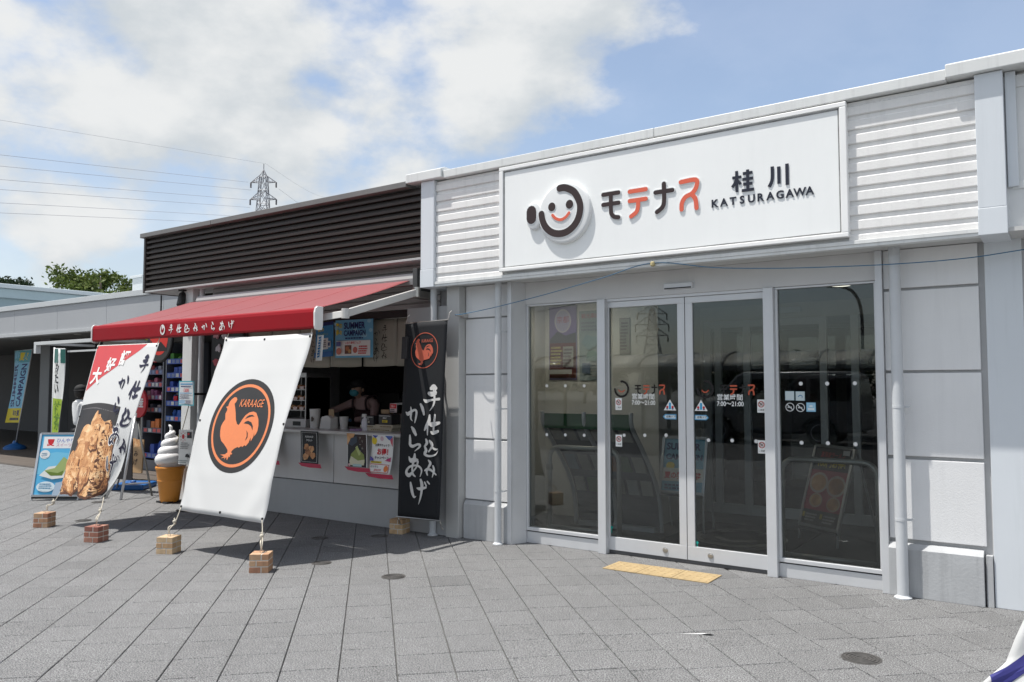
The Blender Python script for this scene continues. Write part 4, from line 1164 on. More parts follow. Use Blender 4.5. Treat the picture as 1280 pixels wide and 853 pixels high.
def weight(x, y, rz, pal, label, sz=(.152, .152, .148), ring=True):
    t = thing('brick_weight', label, 'brick weight', (x, y, 0), 'brick block weights', local=True, rz=R(rz))
    a, b, h = sz[0] / 2, sz[1] / 2, sz[2]
    build(MB().box(-a + .003, a - .003, -b + .003, b - .003, .0, h - .003), 'mortar', mort, t, local=True)
    rn = random.Random(int(x * 100)); n = 3; ch = h / n
    for c in range(n):
        z0, z1 = c * ch + (.0045 if c else .001), (c + 1) * ch - (.0045 if c < n - 1 else 0)
        splits = [-a, -a + sz[0] * (.36 if c % 2 else .62), a]
        for s in range(2):
            x0, x1 = splits[s] + (.005 if s else 0), splits[s + 1] - (.005 if not s else 0)
            for y0, y1 in ((-b, -.004), (.004, b)):
                j = rn.uniform(-.0012, .0012)
                build(MB().box(x0 + (j if s == 0 else 0), x1, y0 + (j if y0 < 0 else 0), y1, z0, z1), 'brick', rn.choice(pal), t, bevel=.002)
    if ring: build(MB().tube([(.012 * math.cos(k / 10 * 6.283), 0, h + .012 + .014 * math.sin(k / 10 * 6.283)) for k in range(10)], .003, 6, closed=True), 'ring', steel, t)
    return t


weight(-9.06, 4.19, 34, brk_t, 'leftmost brick weight, tan, roped to the fried chicken banner')
weight(-7.80, 4.09, 24, brk_r, 'reddest brick weight, roped to the right foot of the fried chicken banner')
weight(-6.735, 4.19, 28, brk_y, 'buff brick weight roped to the left foot of the white banner')
weight(-5.455, 4.21, 38, brk_t, 'largest looking brick weight, roped to the right foot of the white banner')
weight(-5.70, 6.10, 12, brk_y, 'brick weight in shade beside the foot of the black banner', ring=False)


def tie(a, b, par):
    a, b = Vector(a), Vector(b); m = a.lerp(b, .55)
    rope([a, m + Vector((.01, 0, -.005)), b + Vector((.01, 0, .04)), b], .0045, par)
    rope([m + Vector((-.008, 0, .03)), m + Vector((.01, .004, 0)), m + Vector((-.006, .0, -.03)), b + Vector((-.012, 0, .05)), b], .006, par)
    build(MB().lathe([(.008, -.016), (.017, -.006), (.017, .008), (.006, .018)], 9, m), 'knot', rope_m, par, smooth=True)


tie(wb(.02, .985), (-6.735, 4.19, .172), t); tie(wb(.98, .985), (-5.455, 4.21, .172), t)
tie(cb_(.02, .985), (-9.03, 4.20, .172), ct_); tie(cb_(.98, .985), (-7.80, 4.09, .172), ct_)
# awning lettering
bs = plane_surf((-9.455, 4.838, 2.165), (1, 0, 0), (0, 0, -1))
it = [(sh, PM((.72, .70, .68))) for k, g in enumerate(PHRASE) for sh in brush(g, 1.62 + k * .150, .066, .088, 1.0)]
cxx = 1.475
f_ = lambda p: (cxx + (p[0] - 355) / 290 * .060, .066 + (p[1] - 445) / 290 * .060)
it += [(sh_disc(cxx, .066, .046, .056), PM((.72, .70, .68))), (sh_poly([f_(p) for p in ROOST]), red_b)]
decal(it, bs, 'lettering', A, lift=.001, step=.0002)
# ------------------------------------------------------------------ small paper and cloth on the shop front
cloth_n = M('noren_linen', (.40, .37, .31), .85, var=.06, vscale=3, bump=.2, bscale=250, transl=.15)
nk = thing('noren_curtain', 'beige split door curtain with brush lettering hung above the serving hatch', 'curtain', (-6.9, 6.40, 2.24))
build(MB().tube([(-8.3, 6.40, 2.245), (-5.77, 6.40, 2.245)], .012, 8), 'rod', steel, nk)
for i, x1 in enumerate((-5.80, -6.045, -6.572, -7.098, -7.624, -8.15)):
    w_ = .235 if i == 0 else .515
    fn = lambda u, v, x1=x1, w_=w_: Vector((x1 - w_ + u * w_, 6.40 + .010 * math.sin(u * 7 + x1 * 9) * v, 2.245 - .525 * v - .008 * math.sin(u * 3 + x1) * v))
    p = build(sheet(fn, 8, 6), 'curtain_panel', cloth_n, nk, smooth=True, recalc=False, solid=.002)
    if i in (1, 3):
        it = [(sh, PM((.03, .03, .03))) for k, g in enumerate(PHRASE[:4]) for sh in brush(g, .33, .12 + k * .095, .085, .6)] + [(sh, PM((.03, .03, .03))) for k, g in enumerate(PHRASE[4:]) for sh in brush(g, .22, .16 + k * .095, .085, .6)]
        decal(it, fn_surf(fn, w_, .525), 'lettering', p, lift=.002, step=.0002)
    elif i in (2, 4):
        decal(crest(.26, .28, .11, PM((.10, .09, .08)), PM((.40, .37, .31)), outer=False), fn_surf(fn, w_, .525), 'crest', p, lift=.002, step=.0002)
rn = random.Random(5)
SKYB = (.16, .42, .62)
items = [('r', 0, 0, 1, 1, SKYB)] + [('d', rn.random(), rn.random() * .45, .05, .05, (.30, .55, .70)) for _ in range(9)] + [
    ('t', '夏の', .02, .21, .155, YE_, dict(bold=.03, sx=.8)), ('t', '得々', .02, .39, .155, YE_, dict(bold=.03, sx=.8)),
    ('t', 'SUMMER', .24, .235, .235, NV_, dict(bold=.03, sx=.86)), ('t', 'CAMPAIGN', .24, .42, .20, NV_, dict(bold=.03, sx=.80)), ('l', .28, .9, .455, .52, 1, NV_),
    ('r', .05, .55, .95, .95, (.74, .73, .72)), ('t', 'いなり寿司フェア', .28, .64, .075, RD_, dict(bold=.02)), ('r', .28, .67, .46, .90, (.16, .07, .05)), ('d', .35, .76, .05, .06, (.45, .16, .08)), ('d', .41, .83, .04, .05, (.5, .3, .12)),
    ('d', .56, .80, .06, .08, (.55, .15, .12)), ('l', .66, .92, .68, .92, 4, RD_), ('r', .08, .58, .20, .70, (.12, .13, .32)), ('d', .15, .83, .07, .09, (.60, .20, .15))]
poster('poster', 'blue SUMMER CAMPAIGN poster hanging above the serving hatch', 'poster', (-6.905, 6.30, 2.245), (1, 0, -.01), (0, 0, -1), .60, .427, SKYB, items)
items = [('r', 0, 0, 1, 1, (.05, .25, .50)), ('r', 0, 0, 1, .10, NV_), ('t', '夏の', .12, .25, .13, YE_, dict(bold=.02)), ('t', 'キャンペーン', .10, .38, .10, (.30, .42, .10), dict(bold=.02, sx=.75)), ('r', .22, .46, .72, .78, (.74, .74, .73)), ('l', .28, .68, .50, .74, 4, (.2, .2, .22)),
         ('r', .74, .56, .92, .74, (.60, .62, .62)), ('r', .78, .60, .88, .70, NV_), ('r', 0, .86, 1, 1, (.03, .14, .38))]
poster('poster', 'narrow deep blue notice half hidden beside the white banner, above the hatch', 'poster', (-7.235, 6.30, 2.225), (1, 0, .05), (0, 0, -1), .295, .40, CY_, items)
poster('hanging_tag', 'white hanging tag with blue wave pattern dangling behind the white banner corner', 'tag', (-5.72, 5.0, 1.965), (1, -.1, 0), (-.1, 0, -1), .095, .235, WH_,
       [('p', [(.2 + .1 * (i % 2), .08 + i * .105), (.75, .04 + i * .105), (.55, .10 + i * .105), (.8, .11 + i * .105), (.3, .15 + i * .105)], (.02, .16, .38)) for i in range(8)])
# counter posters: hung from the counter edge, kicked out at the foot, red tape along the lower edge
tape = M('tape_red', (.42, .012, .05), .5)


def cposter(x, w_, h_, lean, label, items, bg, skew=.0, tapew=1.25):
    fn = lambda u, v: Vector((x + u * w_ + lean * v * v, 6.128 + .03 * v - .11 * v * v * (1 if lean else .3), .985 - h_ * v))
    t = poster('counter_poster', label, 'poster', (0, 0, 0), (1, 0, 0), (0, 0, -1), w_, h_, bg, items, 'posters taped to the counter front', fn=fn)
    a = fn(-.12, .985); b = fn(1.14, .985 + skew)
    dn = Vector((.03, -.012, -.042)); mb = MB(); f2 = Vector((0, -.004, 0))
    mb.add([a + f2, fn(.5, .985) + f2, b + f2, b + dn + f2, fn(.5, .985) + dn * .9 + f2 + Vector((0, -.006, -.006)), a + dn * .8 + f2 + Vector((.04, 0, 0))], [(0, 1, 4, 5), (1, 2, 3, 4)])
    build(mb, 'tape', tape, t, solid=.001, recalc=False)


blackm = [('r', .0, .0, 1, 1, (.015, .015, .016)), ('r', .07, .04, .93, .045, WH_), ('r', .07, .945, .93, .95, WH_), ('r', .07, .04, .085, .95, WH_), ('r', .915, .04, .93, .95, WH_)]
cposter(-7.275, .295, .355, .10, 'black bordered menu card of fried chicken, second from the left on the counter front', blackm + [('t', 'KARAAGE', .5, .20, .085, WH_, dict(align='CENTER')), ('t', '手仕込み', .5, .31, .075, WH_, dict(align='CENTER'))] +
        [('p', [(a / .295, b / .355) for a, b in lump(.295 * cx, .355 * cy, .045, .035)], chk[i % 3]) for i, (cx, cy) in enumerate(((.35, .50), (.62, .55), (.42, .68), (.70, .75), (.30, .80)))], BK_)
cposter(-7.98, .295, .355, .10, 'black menu card mostly hidden behind the white banner edge', blackm + [('t', 'から揚げ', .5, .20, .085, WH_, dict(align='CENTER'))] +
        [('p', [(a / .295, b / .355) for a, b in lump(.295 * cx, .355 * cy, .045, .035)], chk[i % 3]) for i, (cx, cy) in enumerate(((.65, .50), (.52, .65), (.80, .70)))], BK_)
cposter(-6.515, .30, .355, .09, 'dark drink poster of a melon soda with whipped cream, on the counter front', [('r', .03, .02, .97, .98, (.02, .02, .022)), ('p', [(.0, .0), (.42, .0), (.34, .10), (.18, .30), (0, .35)], chk[1]), ('p', [(.05, .32), (.2, .14), (.5, .08), (.5, .26), (.25, .38)], (.05, .07, .10)),
        ('p', [(.5, .02), (.97, .02), (.97, .7), (.8, .55), (.62, .3)], (.04, .022, .02)), ('p', [(.2, .62), (.5, .42), (.85, .62), (.9, .85), (.5, .92), (.12, .84)], (.25, .30, .08)), ('p', [(.12, .84), (.2, .68), (.55, .80), (.88, .76), (.86, .92), (.2, .94)], (.62, .60, .44)),
        ('p', [(.42, .42), (.52, .36), (.70, .60), (.60, .66)], (.45, .52, .20)), ('r', .3, .90, .75, .97, (.40, .55, .55)), ('d', .13, .93, .06, .04, (.65, .45, .45))] + [('t', c, .62 + .11 * (i % 2), .16 + .10 * i, .09, (.5, .48, .42)) for i, c in enumerate('クリームソーダ'[:5])], WH_)
cposter(-6.135, .31, .405, .02, 'white bargain ticket campaign poster with red お得 lettering, on the counter front', [('d', .12, .16, .12, .10, YE_), ('p', [(.02, .02), (.3, .02), (.16, .10)], (.06, .10, .38)), ('p', [(.62, .02), (.97, .02), (.97, .16), (.78, .12)], (.08, .14, .42)), ('p', [(.85, .12), (.98, .05), (.98, .30), (.9, .22)], (.55, .10, .14)), ('d', .48, .10, .08, .06, (.62, .45, .50)),
        ('t', 'お得チケットで', .5, .30, .082, BK_, dict(align='CENTER', bold=.02, sx=.9)), ('t', 'お得！', .60, .50, .17, RD_, dict(align='CENTER', bold=.04)), ('t', 'キャンペーン', .52, .62, .085, BK_, dict(align='CENTER', bold=.025)), ('r', .05, .68, .55, .73, YE_), ('l', .07, .52, .69, .72, 1, BK_),
        ('p', [(.0, .56), (.16, .62), (.18, .68), (0, .68)], (.10, .08, .35)), ('p', [(.7, .66), (.97, .56), (.97, .68)], (.50, .06, .18)), ('r', .06, .755, .94, .965, (.52, .05, .04)), ('r', .08, .77, .92, .95, WH_), ('t', '超お得な', .10, .845, .07, BK_), ('t', '20%OFF', .28, .93, .075, RD_, dict(bold=.02)), ('d', .82, .86, .10, .08, OR_)], WH_)
# ------------------------------------------------------------------ things on the counter
CT = 1.0
cs = thing('display_case', 'glass fronted hot display case of fried food on the counter beside the white banner', 'display case', (-7.85, 6.62, CT))
ss = M('case_steel', (.35, .35, .35), .35, metal=.8)
build(MB().box(-8.12, -7.57, 6.45, 6.85, CT, CT + .10), 'base', M('case_white', (.55, .54, .52), .4), cs, bevel=.006); build(MB().box(-8.12, -7.57, 6.45, 6.85, 1.60, 1.66), 'top', ss, cs, bevel=.006)
build(MB().box(-7.80, -7.66, 6.447, 6.452, CT + .02, CT + .07), 'display', black, cs)
for x in (-8.11, -7.58):
    for y in (6.46, 6.84): build(MB().box(x - .008, x + .008, y - .008, y + .008, CT + .10, 1.60), 'post', ss, cs)
for k, z in enumerate((1.20, 1.32, 1.45)):
    sh = build(MB().box(-8.1, -7.59, 6.47, 6.83, z, z + .008), 'shelf', ss, cs)
    for i in range(4):
        x = -8.02 + i * .115; mb = MB(); pts = lump(0, 0, .04, .03)
        mb.lathe([(.012, 0), (.042, .012), (.046, .03), (.03, .052), (.01, .058)], 9, (x, 6.55, z + .008)); build(mb, 'fried_chicken' if k else 'bread_roll', chk[(i + k) % 3], sh, smooth=True)
        build(MB().box(x - .04, x + .03, 6.475, 6.479, z + .0085, z + .045), 'price_card', M('price_card', (.55, .45, .42), .6), sh)
build(MB().box(-7.576, -7.572, 6.47, 6.83, CT + .10, 1.60), 'pane', CLEAR, cs)


def cup(x, y, r0, r1, h, m, label, band=None):
    t = thing('paper_cup', label, 'cup', (x, y, CT))
    build(MB().lathe([(r0, 0), (r1, h), (r1 + .004, h + .002), (r1 + .004, h - .004), (r1 - .004, h - .006), (r0 - .004, .004)], 20, (x, y, CT)), 'cup', m, t, smooth=True, autosmooth=40)
    if band: build(MB().lathe([(r0 + (r1 - r0) * .3 + .001, h * .3), (r0 + (r1 - r0) * .7 + .001, h * .7)], 20, (x, y, CT)), 'printed_band', band, t, smooth=True)
    return t


cupw = M('cup_paper', (.55, .54, .52), .6)
cup(-7.37, 6.42, .055, .062, .225, cupw, 'tall white paper canister with dark print, standing next to the display case', None)
decal([(sh_poly(lump(.05, .11, .025, .03)), PM((.08, .06, .05)))], lambda x, y: (Vector((-7.40 + x, 6.362, CT + .22 - y)), Vector((0, -1, 0))), 'print', bpy.data.objects['paper_cup'])
cup(-6.965, 6.5, .042, .052, .14, cupw, 'plain white paper cup on the counter before the shop worker')
nb = thing('napkin_holder', 'pale paper napkin holder with wooden chopsticks standing in it', 'napkin holder', (-7.15, 6.45, CT))
build(MB().prism([(-7.25, 6.38, CT), (-7.06, 6.38, CT), (-7.06, 6.38, CT + .13), (-7.12, 6.38, CT + .155), (-7.21, 6.38, CT + .14)], (0, .12, 0)), 'holder', cupw, nb, bevel=.004)
for i in range(5): build(MB().box(-7.155 + i * .017, -7.145 + i * .017, 6.44, 6.45, CT + .135, CT + .225), 'chopstick', M('wood_pale', (.45, .33, .20), .7), nb)
bt = thing('spray_bottle', 'white spray bottle standing on the counter with its nozzle upwards', 'bottle', (-6.52, 6.4, CT))
build(MB().lathe([(.036, 0), (.038, .09), (.03, .125), (.014, .14), (.014, .155)], 16, (-6.52, 6.4, CT)), 'bottle', M('bottle_white', (.62, .62, .66), .4), bt, smooth=True, autosmooth=50)
build(MB().box(-6.56, -6.50, 6.39, 6.41, CT + .155, CT + .185), 'nozzle', cupw, bt, bevel=.004)
tag(build(MB().box(-6.62, -6.5, 6.26, 6.34, CT, CT + .022), 'folded_cloth', M('cloth_lilac', (.30, .20, .34), .9), bevel=.006), 'folded lilac wiping cloth at the counter edge', 'cloth')
gl = thing('glass', 'dark glass tumbler beside the plain white paper cup', 'glass', (-7.0, 6.62, CT))
build(MB().lathe([(.03, 0), (.034, .13), (.031, .13), (.027, .006)], 16, (-7.06, 6.62, CT)), 'tumbler', M('tumbler_dark', (.04, .04, .04), .15), gl, smooth=True, autosmooth=40)
cream = M('box_cream', (.52, .47, .36), .6); boxk = M('box_black', (.02, .02, .021), .5)
for i, (x0, x1, z0, z1, m, lab) in enumerate(((-6.59, -6.385, 1.065, 1.165, boxk, 'black card box standing left on the cream trays of the counter'), (-6.31, -6.115, 1.075, 1.185, boxk, 'black card box with a yellow label standing right on the cream trays of the counter'), (-6.56, -6.115, CT, 1.03, cream, 'flat cream tray lowest on the counter below the black boxes'), (-6.595, -6.375, 1.032, 1.063, cream, 'cream tray under the left black box'), (-6.37, -6.10, 1.032, 1.073, cream, 'cream tray under the right black box'))):
    t = thing('card_box' if i < 2 else 'tray', lab, 'box' if i < 2 else 'tray', ((x0 + x1) / 2, 6.46, z0))
    o = build(MB().box(x0, x1, 6.40, 6.54, z0, z1), 'carton' if i < 2 else 'tray_body', m, t, bevel=.004)
    ps = plane_surf((x0, 6.40, z1), (1, 0, 0), (0, 0, -1)); w_, h_ = x1 - x0, z1 - z0
    if i < 2: decal(prints([('r', .08, .12, .92, .16, WH_), ('t', '唐揚げ', .5, .42, .2, WH_, dict(align='CENTER')), ('r', .3, .55, .7, .8, YE_ if i else (.4, .38, .3)), ('l', .34, .66, .58, .78, 2, BK_)], w_, h_), ps, 'label', t)
    else: decal(prints([('l', .3, .95, .2, .8, 1, (.25, .18, .10))], w_, h_), ps, 'label', t)
rg = thing('cash_register', 'grey cash register with tilted screen at the right end of the counter', 'cash register', (-6.2, 6.7, CT))
gm = M('register_grey', (.36, .36, .34), .5)
build(MB().prism([(-6.29, 6.56, CT), (-6.29, 6.56, 1.10), (-6.29, 6.64, 1.18), (-6.29, 6.9, 1.20), (-6.29, 6.9, CT)], (.30, 0, 0)), 'housing', gm, rg, bevel=.008)
build(MB().obox((-6.35, 6.75, 1.29), (-6.05, 6.75, 1.31), (0, .09, .0), (0, 0, .012)), 'printer', gm, rg, bevel=.006)
build(MB().obox((-6.2, 6.78, 1.20), (-6.2, 6.78, 1.30), (.03, 0, 0), (0, .02, 0)), 'neck', gm, rg)
build(MB().prism([(-6.30, 6.70, 1.33), (-6.06, 6.70, 1.33), (-6.06, 6.80, 1.48), (-6.22, 6.80, 1.48)], (0, .025, .01)), 'screen', M('screen_dark', (.018, .018, .02), .25), rg, bevel=.004)
build(MB().lathe([(.035, 0), (.035, .05)], 14, (-6.08, 6.62, 1.32)), 'receipt_roll', cupw, rg, smooth=True, autosmooth=40)
poster('card_stand', 'small red and white promotion card leaning on the cash register', 'card', (-6.235, 6.5, 1.305), (1, 0, 0), (-.03, .02, -1), .105, .10, (.60, .5, .5), [('r', .05, .05, .95, .55, RD_), ('t', '旨い', .2, .42, .3, WH_), ('l', .1, .9, .6, .95, 2, BK_)])
tag(build(MB().box(-6.37, -6.25, 6.5, 6.58, 1.19, 1.235), 'snack_box', M('snack_tan', (.30, .20, .11), .6), bevel=.004), 'small tan snack box behind the black boxes on the counter', 'box')
# ------------------------------------------------------------------ shop worker behind the counter
skin = M('skin', (.45, .28, .20), .55); shirt = M('shirt_pink', (.42, .27, .25), .85, bump=.3, bscale=40); apron = M('apron_dark', (.035, .015, .016), .85); glove = M('glove_blue', (.10, .22, .36), .5)


def figure(name, joints, links, mats, parent, subd=2):
    """continuous skinned body; links carry a material index"""
    me = bpy.data.meshes.new(name); idx = {k: i for i, k in enumerate(joints)}
    off = ORG.get(parent.name, Vector())
    me.from_pydata([Vector(joints[k][0]) - off for k in joints], [(idx[a], idx[b]) for a, b in links], [])
    o = bpy.data.objects.new(name, me); COL.objects.link(o); o.parent = parent
    sk = o.modifiers.new('skin', 'SKIN'); sk.use_smooth_shade = True
    for k, i in idx.items():
        r = joints[k][1]; me.skin_vertices[0].data[i].radius = (r, r) if not isinstance(r, tuple) else r
    me.skin_vertices[0].data[0].use_root = True
    sb = o.modifiers.new('smooth', 'SUBSURF'); sb.levels = subd; sb.render_levels = subd
    for m in mats: me.materials.append(m)
    return o


def blob(name, c, r, mat, parent, sub=3, shape=None):
    b = bmesh.new(); bmesh.ops.create_icosphere(b, subdivisions=sub, radius=1)
    for v in b.verts:
        p = Vector((v.co.x * r[0], v.co.y * r[1], v.co.z * r[2]))
        if shape: p = shape(v.co.copy(), p)
        v.co = p + Vector(c) - ORG.get(parent.name, Vector())
    me = bpy.data.meshes.new(name); b.to_mesh(me); b.free(); me.materials.append(mat)
    me.polygons.foreach_set('use_smooth', [True] * len(me.polygons)); o = bpy.data.objects.new(name, me); COL.objects.link(o); o.parent = parent; return o


def hand(wrist, d, up, side, mat, parent, curl=.6, s=1.):
    """palm, four bent fingers and a thumb leaving the side of the palm"""
    wrist, d, up = Vector(wrist), Vector(d).normalized(), Vector(up).normalized(); sd = d.cross(up).normalized() * side
    up = sd.cross(d) * side if False else up - d * up.dot(d); up.normalize()
    J = {'w': (wrist, .024 * s), 'p': (wrist + d * .045 * s, (.040 * s, .019 * s)), 'k': (wrist + d * .085 * s, (.038 * s, .016 * s))}; L = [('w', 'p'), ('p', 'k')]
    figure('hand', J, L, [mat], parent, 2)
    for i, (o, l) in enumerate(((-.028, .070), (-.010, .080), (.009, .075), (.026, .060))):
        b = wrist + d * (.088 * s) + sd * (o * s); pts = [b - d * .02 * s, b]; dd = d.copy()
        for k in range(3):
            ax = sd.normalized(); dd = (Matrix.Rotation(-curl * (.5 + .3 * k) * side, 3, ax) @ dd); b = b + dd * (l * (.45, .32, .26)[k] * s); pts.append(b)
        J = {str(k): (p, (.0095 - .0007 * k) * s) for k, p in enumerate(pts)}; figure('finger', J, [(str(k), str(k + 1)) for k in range(len(pts) - 1)], [mat], parent, 1)
    b = wrist + d * .03 * s - sd * .030 * s; pts = [b, b + (d * .6 - sd * .8) * .028 * s, b + (d * 1.2 - sd * .9) * .04 * s, b + (d * 1.5 - sd * .6 - up * .5) * .048 * s]
    figure('thumb', {str(k): (p, (.0125 - .001 * k) * s) for k, p in enumerate(pts)}, [(str(k), str(k + 1)) for k in range(3)], [mat], parent, 1)


wk = thing('person', 'shop worker in dark cap, teal mask, pink shirt and dark apron bending over the counter', 'person', (-7.42, 7.28, 0))
J = {'pel': ((-7.40, 7.36, .92), (.16, .12)), 'waist': ((-7.40, 7.35, 1.05), (.145, .11)), 'chest': ((-7.40, 7.31, 1.20), (.16, .115)), 'sh': ((-7.41, 7.28, 1.305), (.12, .085)), 'neck': ((-7.42, 7.25, 1.36), .05),
     'ls': ((-7.59, 7.27, 1.29), .062), 'le': ((-7.78, 7.14, 1.20), .048), 'rs': ((-7.23, 7.29, 1.275), .062), 're': ((-7.17, 7.17, 1.09), .048), 'lw': ((-7.83, 6.98, 1.16), .034), 'rw': ((-7.33, 7.0, 1.08), .034),
     'lh': ((-7.33, 7.38, .85), .10), 'rh': ((-7.48, 7.38, .85), .10), 'lk': ((-7.31, 7.36, .46), .07), 'rk': ((-7.50, 7.36, .46), .07), 'la': ((-7.31, 7.40, .08), .05), 'ra': ((-7.50, 7.40, .08), .05)}
figure('body', J, [('pel', 'waist'), ('waist', 'chest'), ('chest', 'sh'), ('sh', 'neck'), ('sh', 'ls'), ('ls', 'le'), ('le', 'lw'), ('sh', 'rs'), ('rs', 're'), ('re', 'rw'), ('pel', 'lh'), ('pel', 'rh'), ('lh', 'lk'), ('rh', 'rk'), ('lk', 'la'), ('rk', 'ra')], [shirt], wk)
for hx in (-7.31, -7.50): blob('shoe', (hx, 7.36, .045), (.05, .12, .045), black, wk, 2)


def face(v, p):
    if v.y < -.3: p.x *= 1 - .1 * abs(v.z)
    if v.z < -.3: p.x *= .85; p.y *= .9
    if abs(v.x) < .18 and v.y < -.85 and -.25 < v.z < .15: p.y -= .018
    return p


hd = blob('head', (-7.45, 7.19, 1.455), (.076, .095, .118), skin, wk, 3, face)
for sx in (-1, 1):
    blob('ear', (-7.45 + sx * .077, 7.20, 1.45), (.012, .02, .03), skin, wk, 2); blob('eye', (-7.46 + sx * .03, 7.105, 1.468), (.010, .006, .006), black, wk, 2)
blob('hair', (-7.445, 7.225, 1.47), (.085, .092, .115), M('hair_dark', (.02, .016, .014), .6), wk, 3)
blob('mask', (-7.455, 7.125, 1.415), (.064, .052, .050), M('mask_teal', (.07, .30, .36), .8), wk, 3)
cp = blob('cap', (-7.445, 7.20, 1.505), (.098, .112, .085), M('cap_dark', (.015, .013, .014), .8), wk, 3, lambda v, p: Vector((p.x, p.y, max(p.z, -.02))))
mb = MB(); mb.prism([(-7.535, 7.16, 1.492), (-7.52, 7.06, 1.478), (-7.46, 7.02, 1.468), (-7.40, 7.05, 1.472), (-7.365, 7.16, 1.492)], (0, 0, .012)); build(mb, 'cap_peak', M('cap_dark', (0, 0, 0)), wk, bevel=.004)
mb = sheet(lambda u, v: Vector((-7.55 + u * .30 + (.5 - u) * .0, 7.165 + .055 * (2 * u - 1) ** 2 + .02 * v, 1.20 - v * .42)), 8, 8); build(mb, 'apron', apron, wk, solid=.006, smooth=True, recalc=False)
for sx, ex in ((-7.52, -7.53), (-7.29, -7.30)):
    build(MB().tube(catmull([(sx, 7.165 + (.03 if sx < -7.4 else .02), 1.19), (sx, 7.165, 1.26), (ex, 7.185, 1.335), (ex + .03, 7.25, 1.375), (ex + .05, 7.33, 1.37)], 4), .014, 6), 'apron_strap', apron, wk, smooth=True)
hand((-7.835, 6.965, 1.158), (-.2, -.95, -.1), (0, 0, 1), 1, glove, wk, .5, 1.05); hand((-7.34, 6.985, 1.078), (-.6, -.75, -.15), (0, 0, 1), 1, glove, wk, .7, 1.05)
# ------------------------------------------------------------------ giant ice cream cone
ic = thing('ice_cream_statue', 'giant plastic soft ice cream in an orange cone standing on the paving', 'statue', (-9.62, 5.98, 0))
org = M('cone_orange', (.60, .235, .03), .38, var=.05, vscale=4); icw = M('ice_white', (.76, .76, .76), .35)
c0 = (-9.62, 5.98, 0)
build(MB().lathe([(.112, .012), (.118, .03), (.152, .28), (.155, .285), (.151, .289), (.171, .425), (.180, .43), (.183, .452), (.176, .463), (.07, .466)], 40, c0), 'cone', org, ic, smooth=True, autosmooth=35)
mb = MB()
for x, y in ((-9.68, 5.91), (-9.54, 5.91), (-9.68, 6.06), (-9.54, 6.06)): build(MB().prism([(x - .05, y - .05, 0), (x + .05, y - .05, 0), (x + .04, y + .04, 0), (x - .04, y + .05, 0)], (0, 0, .022)), 'foot', black, ic)
build(MB().lathe([(.10, .005), (.11, .015)], 24, c0), 'base_plate', black, ic)
pts = []; rad = []
n = 150
for i in range(n):
    t_ = i / (n - 1); a = t_ * 4.3 * 2 * math.pi + 1.0; r = .118 * (1 - t_) ** .8 + .002; z = .50 + .425 * t_ ** 1.02
    pts.append((c0[0] + r * math.cos(a), c0[1] + r * math.sin(a), z)); rad.append(.070 * (1 - t_) ** .5 + .016)
pts += [(c0[0] - .005, c0[1], .965), (c0[0] - .02, c0[1] - .01, .985), (c0[0] - .04, c0[1] - .01, .99)]; rad += [.02, .014, .006]
core = MB().lathe([(.14, .46), (.13, .55), (.095, .70), (.05, .85), (.012, .93)], 24, c0)
build(core, 'ice_core', icw, ic, smooth=True)
build(MB().tube(pts, rad, 14), 'ice_swirl', icw, ic, smooth=True)
# ------------------------------------------------------------------ rule notice on its post, notice on the pillar, boards
rs = thing('notice_stand', 'white sun symbol notice on a black post next to the giant ice cream', 'notice', (-8.86, 5.70, 0))
build(MB().tube([(-8.80, 5.72, .012), (-8.80, 5.72, .96)], .014, 8), 'post', black, rs); build(MB().lathe([(.14, .0), (.14, .012), (.02, .022)], 24, (-8.80, 5.72, 0)), 'foot', black, rs)
sh_ = poster('notice_sheet', '', '', (-9.0, 5.70, .965), (1, 0, .02), (.0, 0, -1), .285, .42, WH_, [('d', .32, .20, .10, .068, RD_)] + [('p', [(.32 + .17 * math.cos(a - .12), .20 + .115 * math.sin(a - .12)), (.32 + .25 * math.cos(a), .20 + .17 * math.sin(a)), (.32 + .17 * math.cos(a + .12), .20 + .115 * math.sin(a + .12))], RD_) for a in [i * math.pi / 4 for i in range(8)]] +
      [('r', .62, .06, .94, .24, BK_), ('r', .66, .09, .80, .15, RD_), ('l', .2, .85, .36, .56, 4, (.25, .25, .25)), ('p', [(.60, .78), (.66, .70), (.78, .68), (.90, .72), (.94, .79)], BK_), ('r', .765, .78, .785, .85, BK_), ('l', .1, .9, .86, .96, 2, (.25, .3, .3))], parent=rs)
pp = poster('notice_board', 'cyan framed price notice strapped to the white pillar', 'notice', (-9.50, 6.0, 1.562), (1, 0, 0), (0, 0, -1), .335, .315, (.10, .40, .48), [('r', .05, .05, .95, .95, (.62, .66, .68)), ('r', .10, .10, .90, .16, (.12, .3, .5)), ('l', .14, .86, .18, .26, 1, NV_), ('t', '1200', .5, .44, .19, RD_, dict(align='CENTER', bold=.02)), ('r', .10, .48, .90, .51, (.12, .3, .5)), ('l', .12, .88, .53, .75, 3, (.2, .2, .25)), ('r', .12, .78, .5, .92, (.3, .45, .6)), ('r', .56, .78, .88, .92, (.25, .25, .3))])
build(MB().tube([(-9.3, 6.02, 1.26), (-9.42, 6.0, .90), (-9.55, 5.98, .72)], .006, 6), 'string', rope_m, pp)
build(MB().box(-9.56, -9.2, 6.005, 6.195, 1.38, 1.41), 'strap', black, pp)
cd = thing('coat_rack', 'rack of cream cloth straps behind the white banner beside the giant cone', 'rack', (-8.75, 6.15, 0))
build(MB().tube([(-9.05, 6.15, 1.0), (-8.3, 6.15, 1.02)], .012, 8), 'rail', black, cd); build(MB().tube([(-8.35, 6.15, .0), (-8.35, 6.15, 1.02)], .012, 8), 'post', black, cd); build(MB().lathe([(.16, 0), (.16, .012), (.02, .02)], 20, (-8.35, 6.15, 0)), 'foot', black, cd)
